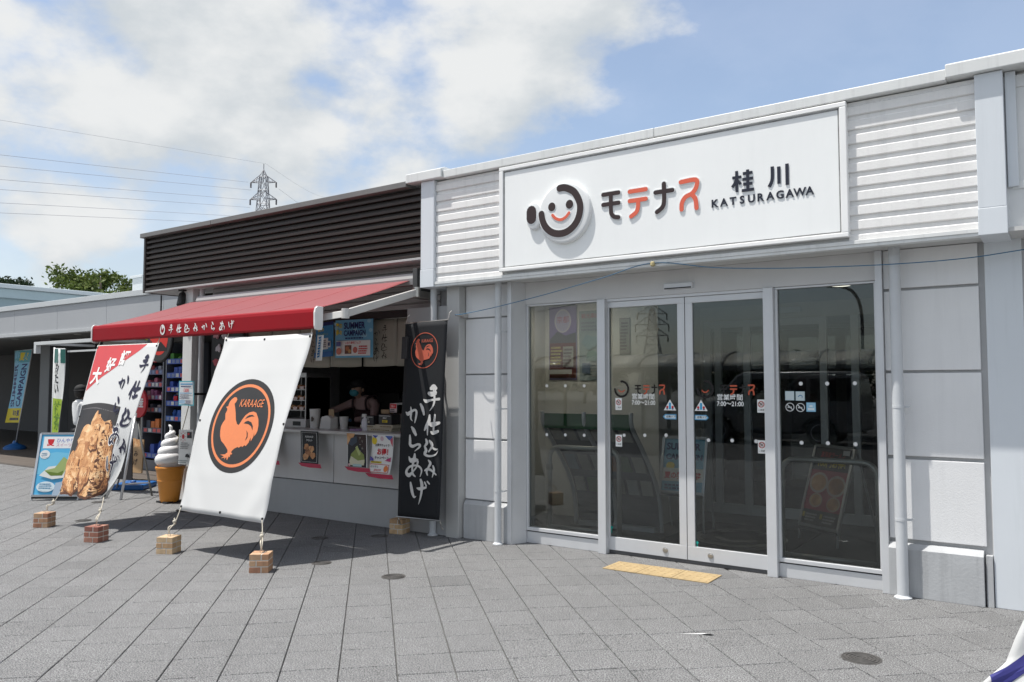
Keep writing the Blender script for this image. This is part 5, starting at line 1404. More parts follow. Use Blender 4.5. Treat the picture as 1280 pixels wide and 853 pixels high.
for i in range(9):
    x = -9.0 + i * .055
    build(MB().tube(catmull([(x, 6.10, .88), (x - .01, 6.12, .97), (x, 6.15, 1.022), (x + .012, 6.18, .97), (x + .01, 6.2, .86)], 4), .012, 6), 'strap', M('strap_cream', (.42, .36, .28), .85), cd, smooth=True)
# black board with pink ornaments left of the hatch
bd = poster('hanging_board', 'tall black board of pink hanging ornaments between pillar and hatch', 'board', (-9.30, 6.33, 2.28), (1, 0, 0), (0, 0, -1), .66, 1.35, (.016, .015, .016), [])
bk = random.Random(2)
for i in range(5):
    for j in range(2):
        x, z = -9.18 + j * .17 + (i % 2) * .05, 2.16 - i * .175; pts = lump(x, z, .055, .045, j=.3)
        mb = MB().prism([(a, 6.328, b) for a, b in pts], (0, -.02, 0)); build(mb, 'ornament', M('ornament_' + ('pink', 'white', 'red')[(i + j) % 3], ((.50, .22, .24), (.55, .50, .52), (.45, .06, .08))[(i + j) % 3], .6), bd, bevel=.004)
decal([(sh, PM((.40, .40, .40))) for c in range(4) for sh in [xf(sh_text('手作り飾り根付'[k % 7], 0, 0, .06), lambda a, b, c=c, k=k: (a + .12 + c * .09, b + .95 + k * .06)) for k in range(6)]], plane_surf((-9.30, 6.33, 2.28), (1, 0, 0), (0, 0, -1)), 'lettering', bd)
# ------------------------------------------------------------------ capsule toy / souvenir racks in the recess
rkf = M('rack_frame', (.16, .17, .20), .4, metal=.4)


def rack(x0, x1, y, label, rows, seed):
    t = thing('souvenir_rack', label, 'rack', ((x0 + x1) / 2, y + .2, .02), 'souvenir racks beside the shop')
    rn = random.Random(seed)
    mb = MB().box(x0, x1, y + .36, y + .40, .02, 2.25); build(mb, 'back_board', M('rack_back', (.02, .022, .03), .6), t)
    for x in (x0, x1 - .03): build(MB().box(x, x + .03, y, y + .36, .02, 2.25), 'side_panel', rkf, t)
    build(MB().box(x0 + .03, x1 - .03, y + .005, y + .36, .02, .20), 'plinth', rkf, t)
    zz = 2.15
    for r, (hh, cols) in enumerate(rows):
        z0 = zz - hh
        s_ = build(MB().box(x0 + .031, x1 - .031, y + .01, y + .36, z0, z0 + .014), 'shelf', rkf, t)
        n_ = 5 if hh < .25 else 4; w_ = (x1 - x0 - .08) / n_
        build(MB().box(x0 + .032, x1 - .032, y + .004, y + .010, z0 - .035, z0 + .055), 'shelf_edge', PM(cols[0]), s_)
        for i in range(n_):
            c = rn.choice(cols); xx = x0 + .04 + i * w_; h2 = hh * rn.uniform(.45, .75)
            kind = rn.random()
            if kind < .5: mb = MB().box(xx + .01, xx + w_ - .01, y + .05, y + .25, z0 + .014, z0 + h2)
            else: mb = MB().lathe([(w_ * .30, z0 + .014), (w_ * .40, z0 + h2 * .6), (w_ * .25, z0 + h2 * .9), (w_ * .15, z0 + h2)], 12, (xx + w_ / 2, y + .14, 0))
            build(mb, 'souvenir', PM(c), s_, bevel=.006)
            build(MB().box(xx + .02, xx + w_ - .02, y + .001, y + .004, z0 - .02, z0 + .04), 'price_tag', PM(rn.choice(((.6, .6, .58), (.6, .12, .12), (.2, .25, .4)))), s_)
        zz = z0 - .02
    return t


BLU = (.05, .10, .40); rack(-13.62, -12.98, 7.9, 'souvenir rack with red topped rows, half hidden by the fried chicken banner', [(.20, (RD_, (.2, .03, .05), (.5, .5, .5))), (.2, ((.12, .12, .2), (.3, .3, .35), (.5, .1, .1))), (.2, ((.14, .12, .2), (.4, .1, .15), (.3, .3, .3))), (.2, ((.25, .06, .15), (.5, .5, .5), (.35, .2, .2))), (.2, ((.12, .12, .16), (.35, .3, .3))), (.34, ((.10, .12, .16), OR_, (.03, .03, .05))), (.42, (BLU, (.03, .05, .25), (.02, .02, .1)))], 4)
rack(-12.92, -12.22, 7.9, 'souvenir rack with blue bins right beside the white pillar', [(.24, (BLU, GR_, (.2, .4, .1))), (.22, (BLU, RD_, (.3, .3, .5))), (.22, (BLU, (.4, .08, .08), (.1, .2, .5))), (.22, (BLU, RD_, (.1, .15, .4))), (.24, ((.04, .12, .40), (.15, .4, .55), (.5, .3, .25))), (.42, ((.30, .42, .45), (.04, .04, .05), (.3, .26, .12))), (.30, ((.10, .2, .35), (.3, .3, .3)))], 9)
rl = thing('round_sign', 'round black sign with a red emblem hanging beneath the awning', 'sign', (-11.35, 6.95, 2.2))
build(MB().lathe([(.34, 6.98), (.34, 6.95), (.32, 6.94), (.02, 6.94)], 40, (-11.55, 0, 2.20), axis='y'), 'disc', M('sign_black', (.015, .013, .013), .4), rl)
decal([(sh_disc(0, -.02, .24, .25), PM((.55, .03, .02))), (sh_poly([(-.24, -.02), (-.1, .1), (.05, .02), (.2, .12), (.24, 0), (.2, .17), (-.18, .17)]), PM((.02, .015, .015)))], lambda x, y: (Vector((-11.55 + x, 6.94, 2.2 - y)), Vector((0, -1, 0))), 'emblem', rl)
build(MB().tube([(-11.55, 6.96, 2.53), (-11.55, 6.96, 2.9)], .012, 6), 'hanger', black, rl)
gd = thing('merchandise_board', 'board of packaged souvenirs fixed above the blue bin rack', 'board', (-12.5, 7.9, 2.3))
build(MB().box(-13.0, -12.0, 8.0, 8.04, 2.27, 2.72), 'board', M('board_dark', (.05, .045, .04), .6), gd)
for i, c in enumerate(((.45, .42, .38), (.40, .22, .18), (.5, .48, .45))): build(MB().lathe([(.12, 8.0), (.11, 7.96), (.02, 7.955)], 16, (-12.85 + i * .3, 0, 2.48), axis='y'), 'package', PM(c), gd)
yf = thing('framed_sign', 'yellow framed notice seen behind the top of the fried chicken banner', 'sign', (-13.2, 7.8, 2.3))
build(MB().box(-13.5, -13.02, 7.85, 7.88, 2.30, 2.75), 'frame', PM((.45, .50, .05)), yf, bevel=.004); build(MB().box(-13.46, -13.06, 7.846, 7.851, 2.34, 2.71), 'face', PM((.05, .05, .05)), yf)
# ------------------------------------------------------------------ A-frame, easel, tray, bag
af = thing('a_frame_sign', 'blue summer dessert A-frame sign behind the fried chicken banner', 'a-frame sign', (-11.1, 5.35, 0), local=True, rz=R(36))
al2 = M('frame_silver', (.55, .56, .58), .35, metal=.6)


def aframe(t, w_, z0, z1, lean, items, bg, frame=al2):
    h_ = (z1 - z0); k = lean
    fn = lambda u, v: Vector((-w_ / 2 + u * w_, -k / 2 + (k / 2) * ((1 - v)) , z1 - v * h_))
    nrm = Vector((0, -1, k / 2 / h_)).normalized()
    p = build(sheet(fn, 1, 1), 'panel', PM(bg), t, solid=.006, recalc=False)
    decal(prints(items, w_, h_), fn_surf(fn, w_, h_), 'print', t, lift=.006)
    fb = MB()
    for a, b in ((( 0, 0), (0, 1)), ((1, 0), (1, 1)), ((0, 0), (1, 0)), ((0, 1), (1, 1))): fb.obox(fn(*a) + nrm * .003, fn(*b) + nrm * .003, Vector((.014, 0, 0)) if a[0] == b[0] else Vector((0, 0, .014)), nrm * .013)
    build(fb, 'frame', frame, t)
    for x in (-w_ / 2, w_ / 2):
        build(MB().tube([fn(0 if x < 0 else 1, 1), Vector((x, -k / 2 - .01, .0))], .011, 8), 'leg', frame, t); build(MB().tube([Vector((x, .012, z1)), Vector((x, k / 2 + .04, 0))], .011, 8), 'leg', frame, t)
    build(MB().box(-w_ / 2, w_ / 2, -k / 2 - .02, -k / 2 + .01, z0 - .035, z0 - .015), 'foot_bar', black, t)


aframe(af, .60, .06, .86, .36, [('r', 0, 0, 1, 1, (.09, .40, .66)), ('p', [(0, .35), (.4, .30), (1, .34), (1, .62), (0, .66)], (.16, .48, .68)), ('r', .08, .05, .95, .24, (.74, .74, .74)), ('t', '夏', .16, .19, .12, RD_, dict(bold=.03)), ('t', 'ひんやり', .36, .14, .075, (.15, .2, .5), dict(bold=.01)), ('t', 'スイーツ', .36, .21, .065, (.45, .15, .3)), ('t', '夏', .80, .20, .07, RD_),
        ('d', .15, .34, .11, .07, (.70, .72, .72)), ('l', .08, .22, .31, .37, 2, (.2, .3, .4)), ('p', [(.10, .68), (.28, .54), (.70, .50), (.95, .58), (.8, .70), (.4, .74)], (.66, .67, .64)), ('p', [(.20, .60), (.42, .56), (.58, .38), (.70, .44), (.66, .60), (.60, .68), (.34, .68)], (.30, .38, .14)), ('p', [(.22, .61), (.5, .64), (.62, .60), (.60, .68), (.36, .685)], (.12, .18, .03)),
        ('d', .28, .86, .20, .085, (.60, .70, .74)), ('l', .14, .44, .80, .90, 3, (.10, .25, .4)), ('p', [(.5, .80), (1, .72), (1, 1), (.45, 1)], (.36, .45, .55))], (.08, .38, .62))
es = thing('easel_stand', 'silver folding easel with a black fried chicken menu board', 'easel', (-10.45, 6.0, 0))
build(MB().tube([(-10.344, 5.733, .0), (-10.47, 5.98, 1.13)], .018, 8), 'leg', al2, es, smooth=True); build(MB().tube([(-10.37, 6.184, 0), (-10.47, 6.0, 1.05)], .014, 8), 'leg', M('easel_dark', (.22, .22, .21), .4, metal=.5), es, smooth=True)
build(MB().tube([(-11.347, 6.214, 0), (-10.50, 6.0, 1.10)], .014, 8), 'leg', al2, es, smooth=True); build(MB().tube([(-10.38, 6.15, .18), (-10.36, 5.78, .20)], .01, 8), 'stay', al2, es)
build(MB().box(-10.51, -10.44, 5.97, 6.03, 1.02, 1.07), 'joint', black, es, bevel=.006)
poster('menu_board', '', '', (-11.62, 6.06, 1.62), (1, .10, .03), (.02, 0, -1), .80, 1.45, (.02, .018, .02), [('p', lump(.45, .12, .35, .10), chk[2]), ('p', lump(.60, .40, .25, .07), (.45, .10, .07)), ('p', lump(.38, .30, .22, .07), chk[0]), ('p', lump(.72, .52, .18, .05), (.42, .10, .06)), ('p', lump(.60, .66, .15, .05), chk[1]), ('p', lump(.60, .82, .16, .055), (.50, .35, .30)), ('d', .60, .74, .025, .014, (.6, .6, .6)), ('t', 'もも串', .45, .925, .05, WH_), ('r', .12, .93, .3, .98, RD_)], parent=es, thick=.012)
tr = thing('sign_base', 'blue plastic water weight base on the paving behind the easel', 'sign base', (-11.2, 6.4, 0))
bl = M('plastic_blue', (.02, .12, .36), .4)
build(MB().prism([(-11.38, 6.15, .0), (-11.0, 6.42, .0), (-11.35, 6.85, 0), (-11.8, 6.62, 0)], (0, 0, .075)), 'tank', bl, tr, bevel=.02); build(MB().lathe([(.04, .075), (.04, .10), (.025, .11)], 14, (-11.4, 6.5, 0)), 'cap', bl, tr)
tb = poster('wooden_sign', 'tan wooden board with brush writing leaning in the recess behind the easel', 'sign', (-12.36, 6.93, .66), (1, .1, 0), (0, -.05, -1), .42, .52, (.42, .27, .14), [('p', lump(.5, .12, .4, .14), chk[1])] + [('t', c, .18 + .3 * (i % 2), .5 + .25 * (i // 2), .2, (.05, .03, .02), dict(bold=.02)) for i, c in enumerate('おみやげ大')][:4], thick=.02)
rd2 = thing('round_sign', 'red round shop sign half seen between banner and easel', 'sign', (-12.9, 7.7, 1.3)); build(MB().lathe([(.26, 7.76), (.26, 7.72), (.02, 7.715)], 30, (-13.46, 0, 1.20), axis='y'), 'disc', PM((.50, .04, .05)), rd2)
decal([(sh_text('土産', -.17, .06, .18, bold=.02), PM(WH_))], lambda x, y: (Vector((-13.46 + x, 7.715, 1.20 - y)), Vector((0, -1, 0))), 'lettering', rd2); build(MB().tube([(-13.46, 7.75, .02), (-13.46, 7.75, 1.0)], .015, 8), 'post', rkf, rd2)
wb_ = thing('white_board', 'tall pale board standing behind the red round sign', 'board', (-13.0, 7.8, .02)); build(MB().box(-14.1, -13.66, 7.86, 7.90, .02, 1.9), 'board', M('board_pale', (.45, .44, .42), .6), wb_, bevel=.004)
# ------------------------------------------------------------------ nobori flags on the left


def nobori(name, label, x, y, h, w_, items, bg, mirror=False, base=None, lean=0., ph=0., zbot=.55, side=1, wave=.05, dirv=(1, 0)):
    t = thing(name, label, 'banner flag', (x, y, .02 if base else 0), 'nobori flags in front of the left building')
    top = Vector((x + lean, y, h)); bot = Vector((x, y, .06))
    build(MB().tube([bot, top], .014, 8), 'pole', M('pole_white', (.60, .60, .60), .4), t, smooth=True)
    dv = Vector((dirv[0], dirv[1], 0)).normalized(); nn = Vector((-dv.y, dv.x, 0))
    fh = h - zbot
    fn = lambda u, v: top.lerp(bot, v * fh / h) + dv * (u * w_ * side * (1 - .2 * v * u)) + nn * (wave * math.sin(u * 5 + v * 4 + ph) * u) + Vector((0, 0, -.02 - .02 * u))
    c = build(sheet(fn, 10, 20), 'flag', PM(bg), t, smooth=True, solid=.0012, recalc=False)
    decal(prints(items, w_, fh), fn_surf(fn, w_, fh, flip=side < 0), 'print', t, maxlen=.12, lift=.002)
    build(MB().tube([top - Vector((0, 0, .02)), fn(1, 0) + Vector((0, 0, .004))], .008, 6), 'cross_bar', M('pole_white', (0, 0, 0)), t)
    if base: build(MB().lathe([(.24, .02), (.24, .06), (.20, .10), (.06, .16), (.04, .22)], 24, (x, y, 0)), 'base', bl, t, smooth=True, autosmooth=40)
    else: build(MB().lathe([(.18, .0), (.18, .03), (.03, .05)], 20, (x, y, 0)), 'base', black, t)


wh = (.72, .72, .70)
mir = lambda s, x, z: ('t', s, x, z, .17, NV_, dict(bold=.03, mirror=True))
it = [('r', 0, 0, 1, 1, (.22, .50, .68)), ('r', 0, 0, 1, .17, (.10, .35, .42)), ('t', '夏の', .62, .13, .12, YE_, dict(mirror=True, bold=.03)), ('r', 0, .80, 1, 1, (.62, .50, .03)), ('t', '夏の得', .1, .90, .085, NV_, dict(bold=.02)), ('l', .1, .9, .92, .98, 1, NV_)]


def vtext(s, x, y0, y1, size, col, w_, h_):
    """letters running down the flag, turned on their side and seen from the back"""
    sh = sh_text(s, 0, 0, size, bold=.03); xm = max(p[0] for v, f in sh for p in v); k = (y1 - y0) * h_ / xm
    return (xf(sh, lambda a, b: (x * w_ - b, y1 * h_ - a * k)), PM(col))


nobori('nobori_flag', 'blue and yellow SUMMER CAMPAIGN banner flag seen from the back at the far left', -20.36, 8.7, 2.36, .86, it, (.22, .50, .68), base=True, lean=.72, ph=1, zbot=.62, side=-1, wave=.04)
nf = bpy.data.objects['nobori_flag']
top_, bot_ = Vector((-20.36 + .72, 8.7, 2.36)), Vector((-20.36, 8.7, .06))
fnn = lambda u, v: top_.lerp(bot_, v * 1.74 / 2.36) + Vector((-u * .86 * (1 - .2 * v * u), .04 * math.sin(u * 5 + v * 4 + 1) * u, -.02 - .02 * u))
decal([vtext('SUMMER', .62, .19, .78, .38, NV_, .86, 1.74), vtext('CAMPAIGN', .16, .19, .78, .32, NV_, .86, 1.74)], fn_surf(fnn, .86, 1.74, flip=True), 'lettering', nf, maxlen=.15, lift=.003)
it = [('r', 0, 0, 1, .14, (.02, .12, .10)), ('t', '冷', .15, .24, .13, BK_, dict(bold=.03)), ('t', 'た', .15, .34, .12, BK_, dict(bold=.03)), ('t', 'い', .15, .44, .12, BK_, dict(bold=.03)), ('r', 0, .50, 1, .93, (.30, .42, .03)), ('t', '抹', .2, .66, .16, (.10, .2, .02), dict(bold=.02)), ('t', '茶', .2, .80, .16, (.10, .2, .02), dict(bold=.02)), ('r', 0, .93, 1, 1, (.4, .18, .06))]
nobori('nobori_flag', 'white and lime green banner flag on a white pole behind the blue A-frame sign', -12.62, 5.9, 2.08, .42, it, wh, ph=2, zbot=.55, wave=.03, dirv=(.97, -.14))
# ------------------------------------------------------------------ flag corner blowing into the picture at the lower right
fl = thing('nobori_flag', 'white banner flag with navy pattern blowing in at the lower right corner', 'banner flag', (.55, 3.1, 0))
build(MB().tube([(.55, 3.16, 0.03), (.50, 3.18, 2.3)], .014, 10), 'pole', M('pole_white', (0, 0, 0)), fl, smooth=True); build(MB().lathe([(.22, 0), (.22, .05), (.04, .09)], 24, (.55, 3.16, 0)), 'base', bl, fl, smooth=True, autosmooth=40)
E0 = [(-.118, 3.148, .832), (-.164, 3.122, .741), (-.191, 3.107, .676), (-.217, 3.094, .601), (-.281, 3.053, .538), (-.36, 3.02, .44)]


def flag(u, v):
    # u from free edge to the pole, v down the free edge
    if v < .45:
        q = v / .45; a = Vector((.42, 3.20, 2.25)).lerp(Vector(E0[0]), q ** 1.3)
    else:
        k = (v - .45) / .55 * (len(E0) - 1); i = min(int(k), len(E0) - 2); a = Vector(E0[i]).lerp(Vector(E0[i + 1]), k - i)
    b = Vector((.505 + .045 * v, 3.17, 2.25 - 1.6 * v))
    p = a.lerp(b, u); return p + Vector((0, -.05 * math.sin(u * 9 + v * 4) * (1 - u) * min(1, u * 5) , .03 * math.sin(u * 6) * v))


build(sheet(flag, 24, 40), 'flag', cloth_w, fl, smooth=True, solid=.0012, recalc=False)
navy = M('print_navy', (.035, .035, .20), .7)
decal([(sh_poly([(.045, 1.50), (.10, 1.30), (.17, 1.36), (.14, 1.5), (.10, 1.62), (.03, 1.72), (.02, 1.62)]), navy), (sh_poly([(.0, 1.62), (.05, 1.56), (.10, 1.60), (.11, 1.70), (.07, 1.82), (.02, 1.88), (.03, 1.74)]), navy), (sh_poly([(.16, 1.62), (.22, 1.45), (.30, 1.48), (.26, 1.62), (.2, 1.72)]), navy), (sh_poly([(.2, 1.2), (.3, 1.12), (.36, 1.3), (.3, 1.4)]), navy), (sh_poly([(.05, 1.0), (.2, .7), (.4, .8), (.3, 1.0)]), navy)], fn_surf(flag, .6, 1.9), 'print', fl, maxlen=.05, lift=.003)
# ------------------------------------------------------------------ things in the vestibule
def rail(x0, x1, y, label):
    t = thing('guard_rail', label, 'guard rail', ((x0 + x1) / 2, y, .006), 'steel guard rails inside the glass')
    pts = [(x0, y, .006), (x0, y, .78)] + [(x0 + .11 * (1 - math.cos(a)), y, .78 + .11 * math.sin(a)) for a in (.4, .8, 1.2, 1.57)] + [(x1 - .11 * (1 - math.cos(a)), y, .78 + .11 * math.sin(a)) for a in (1.57, 1.2, .8, .4)] + [(x1, y, .78), (x1, y, .006)]
    railm = M('satin_rail', (.52, .51, .48), .35, metal=.45, var=.05)
    build(MB().tube(pts, .023, 12), 'hoop', railm, t, smooth=True)
    build(MB().tube([(x0, y, .10), (x1, y, .10)], .018, 10), 'lower_bar', railm, t, smooth=True)
    for x in (x0, x1): build(MB().lathe([(.045, .006), (.045, .012), (.025, .018)], 16, (x, y, 0)), 'foot', steel, t)
    build(MB().box(x0 - .026, x0 + .026, y - .026, y + .026, .66, .71), 'bracket', steel, t, bevel=.003)


rail(-4.36, -3.58, 6.85, 'bent steel guard rail behind the left fixed window')
rail(-2.05, -1.30, 6.85, 'bent steel guard rail behind the right fixed window')
br = thing('brochure_rack', 'curved steel brochure rack with green header inside the left window', 'brochure rack', (-4.0, 7.4, .006))
prf = catmull([(6.95, 1.24), (6.97, 1.10), (7.16, .90), (7.38, .66), (7.52, .46), (7.60, .24), (7.62, .006)], 5)
for x in (-4.51, -4.02, -3.5):
    build(MB().tube([(x, y, z) for y, z in prf], .022, 8), 'upright', alu, br, smooth=True)
build(MB().box(-4.49, -3.52, 6.95, 6.975, 1.07, 1.22), 'header', M('header_green', (.015, .12, .03), .4), br)
build(MB().prism([(-4.49, y + .02, z) for y, z in prf[5:]] + [(-4.49, y + .05, z) for y, z in reversed(prf[5:])], (.97, 0, 0)), 'back_panel', M('rack_grey', (.10, .10, .11), .5), br)
rn = random.Random(8)
for i in range(6):
    for j, k in enumerate((9, 16, 22)):
        y, z = prf[k]; y2, z2 = prf[k - 3]; x = -4.46 + i * .157
        c = rn.choice(((.35, .35, .34), (.28, .26, .22), (.15, .2, .25), (.40, .38, .33), (.3, .14, .08), (.12, .18, .10)))
        b_ = build(MB().prism([(x, y - .01, z), (x + .12, y - .01, z), (x + .12, y2 - .01, z2 + .03), (x, y2 - .01, z2 + .03)], (0, .012, 0)), 'brochure', PM(c), br)
build(MB().box(-4.45, -3.55, 7.55, 7.75, .006, .05), 'foot', alu, br)
rs_ = thing('a_frame_sign', 'black and red ramen A-frame sign behind the right window', 'a-frame sign', (-1.92, 8.15, .006), local=True, rz=R(-33))
aframe(rs_, .50, .15, .90, .46, [('r', 0, 0, 1, 1, (.02, .018, .018)), ('r', 0, .30, 1, .80, (.34, .035, .06)), ('t', '夏限定ラーメン', .5, .13, .075, (.42, .05, .05), dict(align='CENTER', bold=.02, sx=.8)), ('t', '100円お得!', .5, .25, .12, (.62, .48, .05), dict(align='CENTER', bold=.03, sx=.85)),
        ('d', .28, .46, .24, .13, (.52, .42, .36)), ('d', .28, .46, .19, .10, chk[0]), ('d', .74, .48, .24, .13, (.52, .42, .36)), ('d', .74, .48, .19, .10, chk[2]), ('d', .30, .68, .17, .09, (.50, .36, .26)), ('d', .30, .68, .14, .07, chk[1]), ('d', .76, .70, .17, .09, (.50, .36, .26)), ('d', .76, .70, .14, .07, chk[0]),
        ('r', .04, .84, .10, .90, (.5, .4, .05)), ('l', .14, .45, .84, .95, 3, (.4, .4, .38)), ('r', .52, .84, .58, .90, (.5, .4, .05)), ('l', .62, .95, .84, .95, 3, (.4, .4, .38)), ('r', .8, .04, .97, .10, (.5, .5, .5))], BK_)
as_ = thing('a_frame_sign', 'blue and yellow summer campaign A-frame sign behind the sliding doors', 'a-frame sign', (-3.35, 7.9, .006), local=True, rz=R(4))
aframe(as_, .46, .40, .95, .3, [('r', 0, 0, 1, 1, (.18, .40, .55)), ('t', 'SUMMER', .08, .22, .17, NV_, dict(bold=.04)), ('t', 'CAMPAIGN', .08, .40, .14, NV_, dict(bold=.04)), ('d', .2, .52, .1, .07, YE_), ('r', .0, .56, 1, .8, (.66, .66, .62)), ('t', '夏の超得福袋', .5, .74, .13, RD_, dict(align='CENTER', bold=.03, sx=.9)), ('l', .1, .9, .84, .96, 2, NV_)], CY_)
poster('poster', 'tall purple and brown travel poster on the back wall behind the left window', 'poster', (-5.088, 7.99, 2.432), (1, 0, 0), (0, 0, -1), .379, .865, (.22, .18, .30), [('r', .03, .02, .97, .45, (.20, .15, .32)), ('d', .5, .20, .30, .16, (.5, .46, .5)), ('d', .5, .20, .25, .14, (.40, .36, .50)), ('t', '京都', .5, .22, .10, (.40, .08, .12), dict(align='CENTER')), ('p', [(.03, .45), (.3, .34), (.6, .40), (.97, .36), (.97, .50), (.03, .50)], (.10, .09, .10)), ('r', .03, .50, .97, .97, (.14, .03, .02)), ('l', .08, .5, .54, .8, 6, (.5, .4, .1)), ('r', .55, .55, .92, .82, (.35, .33, .28)), ('l', .58, .9, .57, .8, 5, (.15, .1, .1)), ('r', .05, .86, .9, .92, (.45, .45, .42))])
poster('poster', 'pale blue green map poster on the back wall, right of the purple poster', 'poster', (-4.676, 7.99, 2.36), (1, 0, 0), (0, 0, -1), .296, .80, (.26, .31, .31), [('t', '観光案内', .5, .10, .075, (.4, .1, .1), dict(align='CENTER')), ('l', .1, .9, .15, .30, 3, (.2, .22, .25)), ('p', lump(.5, .45, .35, .10), (.20, .28, .30)), ('p', lump(.6, .65, .28, .08), (.16, .25, .22)), ('r', .15, .75, .5, .9, (.12, .16, .22)), ('l', .55, .95, .75, .95, 5, (.35, .35, .33))])
poster('poster', 'small framed notice on the back wall behind the left sliding door', 'poster', (-4.156, 7.99, 2.256), (1, 0, 0), (0, 0, -1), .13, .41, (.22, .20, .19), [('r', .06, .03, .94, .97, (.33, .31, .28)), ('l', .15, .85, .1, .9, 9, (.15, .12, .12))])
mt = thing('door_mat', 'dark door mat with a pale smiling logo ring inside the sliding doors', 'door mat', (-2.75, 7.8, .006))
build(MB().box(-3.35, -2.15, 7.15, 8.5, .0065, .016), 'mat', M('mat_dark', (.022, .021, .021), .95, bump=.6, bscale=200), mt, bevel=.003)
decal([(sh_ring(0, 0, .36, .46), PM((.20, .19, .17))), (sh_stroke([(-.18, .08, .07), (0, .2, .08), (.18, .08, .07)]), PM((.20, .19, .17)))], lambda x, y: (Vector((-2.75 + x, 7.75 - y, .016)), Vector((0, 0, 1))), 'logo', mt)
# ------------------------------------------------------------------ grey building on the left
LB = thing('grey_building', 'long grey building with deep shaded porch at the left edge', 'building', (-18, 7.3, 0))
fm = M('grey_fascia', (.36, .37, .385), .55, var=.05, vscale=.7)
for i in range(12):
    x1 = -10.3 - i * 1.75; build(MB().box(x1 - 1.745, x1, 7.30, 7.42, 2.54, 3.00), 'fascia_panel', fm, LB, bevel=.003)
build(MB().box(-31.5, -10.3, 7.27, 7.5, 3.003, 3.10), 'coping', M('coping_pale', (.50, .52, .53), .4, var=.04), LB, bevel=.006)
build(MB().box(-31.5, -10.3, 7.27, 7.45, 2.47, 2.538), 'fascia_trim', M('trim_pale_grey', (.42, .43, .44), .4), LB, bevel=.004)
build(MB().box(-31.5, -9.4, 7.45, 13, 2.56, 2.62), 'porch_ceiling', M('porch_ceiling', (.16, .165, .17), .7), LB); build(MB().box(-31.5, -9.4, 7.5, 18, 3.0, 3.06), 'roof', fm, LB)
for x in (-14.2, -16.8, -19.6, -22.6): build(MB().lathe([(.07, 2.553), (.07, 2.559)], 18, (x, 8.3, 0)), 'ceiling_or_fill_light', soffit_m, LB)
for x, y in ((-19.0, 8.9), (-25.2, 8.9)): build(MB().box(x - .22, x + .22, y - .22, y + .22, .02, 2.56), 'column', M('column_grey', (.13, .14, .15), .5, var=.05), LB, bevel=.01)
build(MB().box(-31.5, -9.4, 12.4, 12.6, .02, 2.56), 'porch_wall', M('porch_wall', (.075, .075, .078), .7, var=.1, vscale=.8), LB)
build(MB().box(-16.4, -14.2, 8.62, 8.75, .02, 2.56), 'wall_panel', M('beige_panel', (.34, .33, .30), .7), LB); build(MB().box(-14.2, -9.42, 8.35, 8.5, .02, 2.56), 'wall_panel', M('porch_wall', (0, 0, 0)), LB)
for x in (-18.4, -20.2, -22.0, -23.8):
    d = build(MB().box(x, x + .05, 12.3, 12.4, .02, 2.3), 'door_post', M('post_grey', (.14, .15, .15), .4), LB); build(MB().box(x + .052, x + 1.74, 12.33, 12.35, .08, 2.25), 'pane', glass_mat('porch_glass', (.35, .38, .38)), d)
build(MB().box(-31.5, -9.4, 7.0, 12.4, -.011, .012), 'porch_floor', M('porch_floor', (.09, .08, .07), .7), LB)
mb = MB().box(-14.55, -12.4, 6.46, 6.54, 2.19, 2.245); mb.box(-14.55, -14.47, 6.46, 6.54, 2.05, 2.19); cb2 = build(mb, 'canopy_rail', M('rail_white', (.55, .56, .56), .4), LB, bevel=.004)
build(MB().box(-14.5, -14.45, 6.54, 7.45, 2.2, 2.24), 'canopy_bar', M('rail_white', (0, 0, 0)), LB); build(MB().box(-12.46, -12.41, 6.54, 7.45, 2.2, 2.24), 'canopy_bar', M('rail_white', (0, 0, 0)), LB)
build(MB().box(-14.5, -12.4, 7.0, 7.03, 2.09, 2.12), 'canopy_bar', M('rail_white', (0, 0, 0)), LB)
BB = thing('pale_blue_building', 'pale blue green roofed wing rising behind the grey building', 'building', (-30, 14, 0))
bm = M('blue_sheet', (.30, .40, .43), .5, var=.05, vscale=.5)
build(MB().box(-45, -20, 7.9, 26, 3.1, 3.50), 'wall', bm, BB); build(MB().box(-45, -19.9, 7.8, 26, 3.503, 3.72), 'roof_band', M('blue_band', (.36, .46, .49), .45, var=.04), BB, bevel=.02); build(MB().box(-45, -19.82, 7.72, 26.1, 3.723, 3.82), 'coping', M('blue_coping', (.52, .58, .60), .4), BB, bevel=.02)
build(MB().lathe([(.05, 3.1), (.05, 3.8)], 10, (-19.85, 12.2, 0)), 'roof_pipe', pipe_m, BB)
rb = thing('rooftop_box', 'small white rooftop unit beside the left end of the brown fascia', 'rooftop unit', (-24.45, 14, 3.06))
build(MB().box(-24.75, -24.15, 13.9, 14.6, 3.06, 4.95), 'housing', M('unit_white', (.58, .60, .61), .5), rb, bevel=.02); build(MB().box(-24.8, -24.1, 13.85, 14.65, 4.95, 5.03), 'lid', M('unit_white', (0, 0, 0)), rb, bevel=.01)
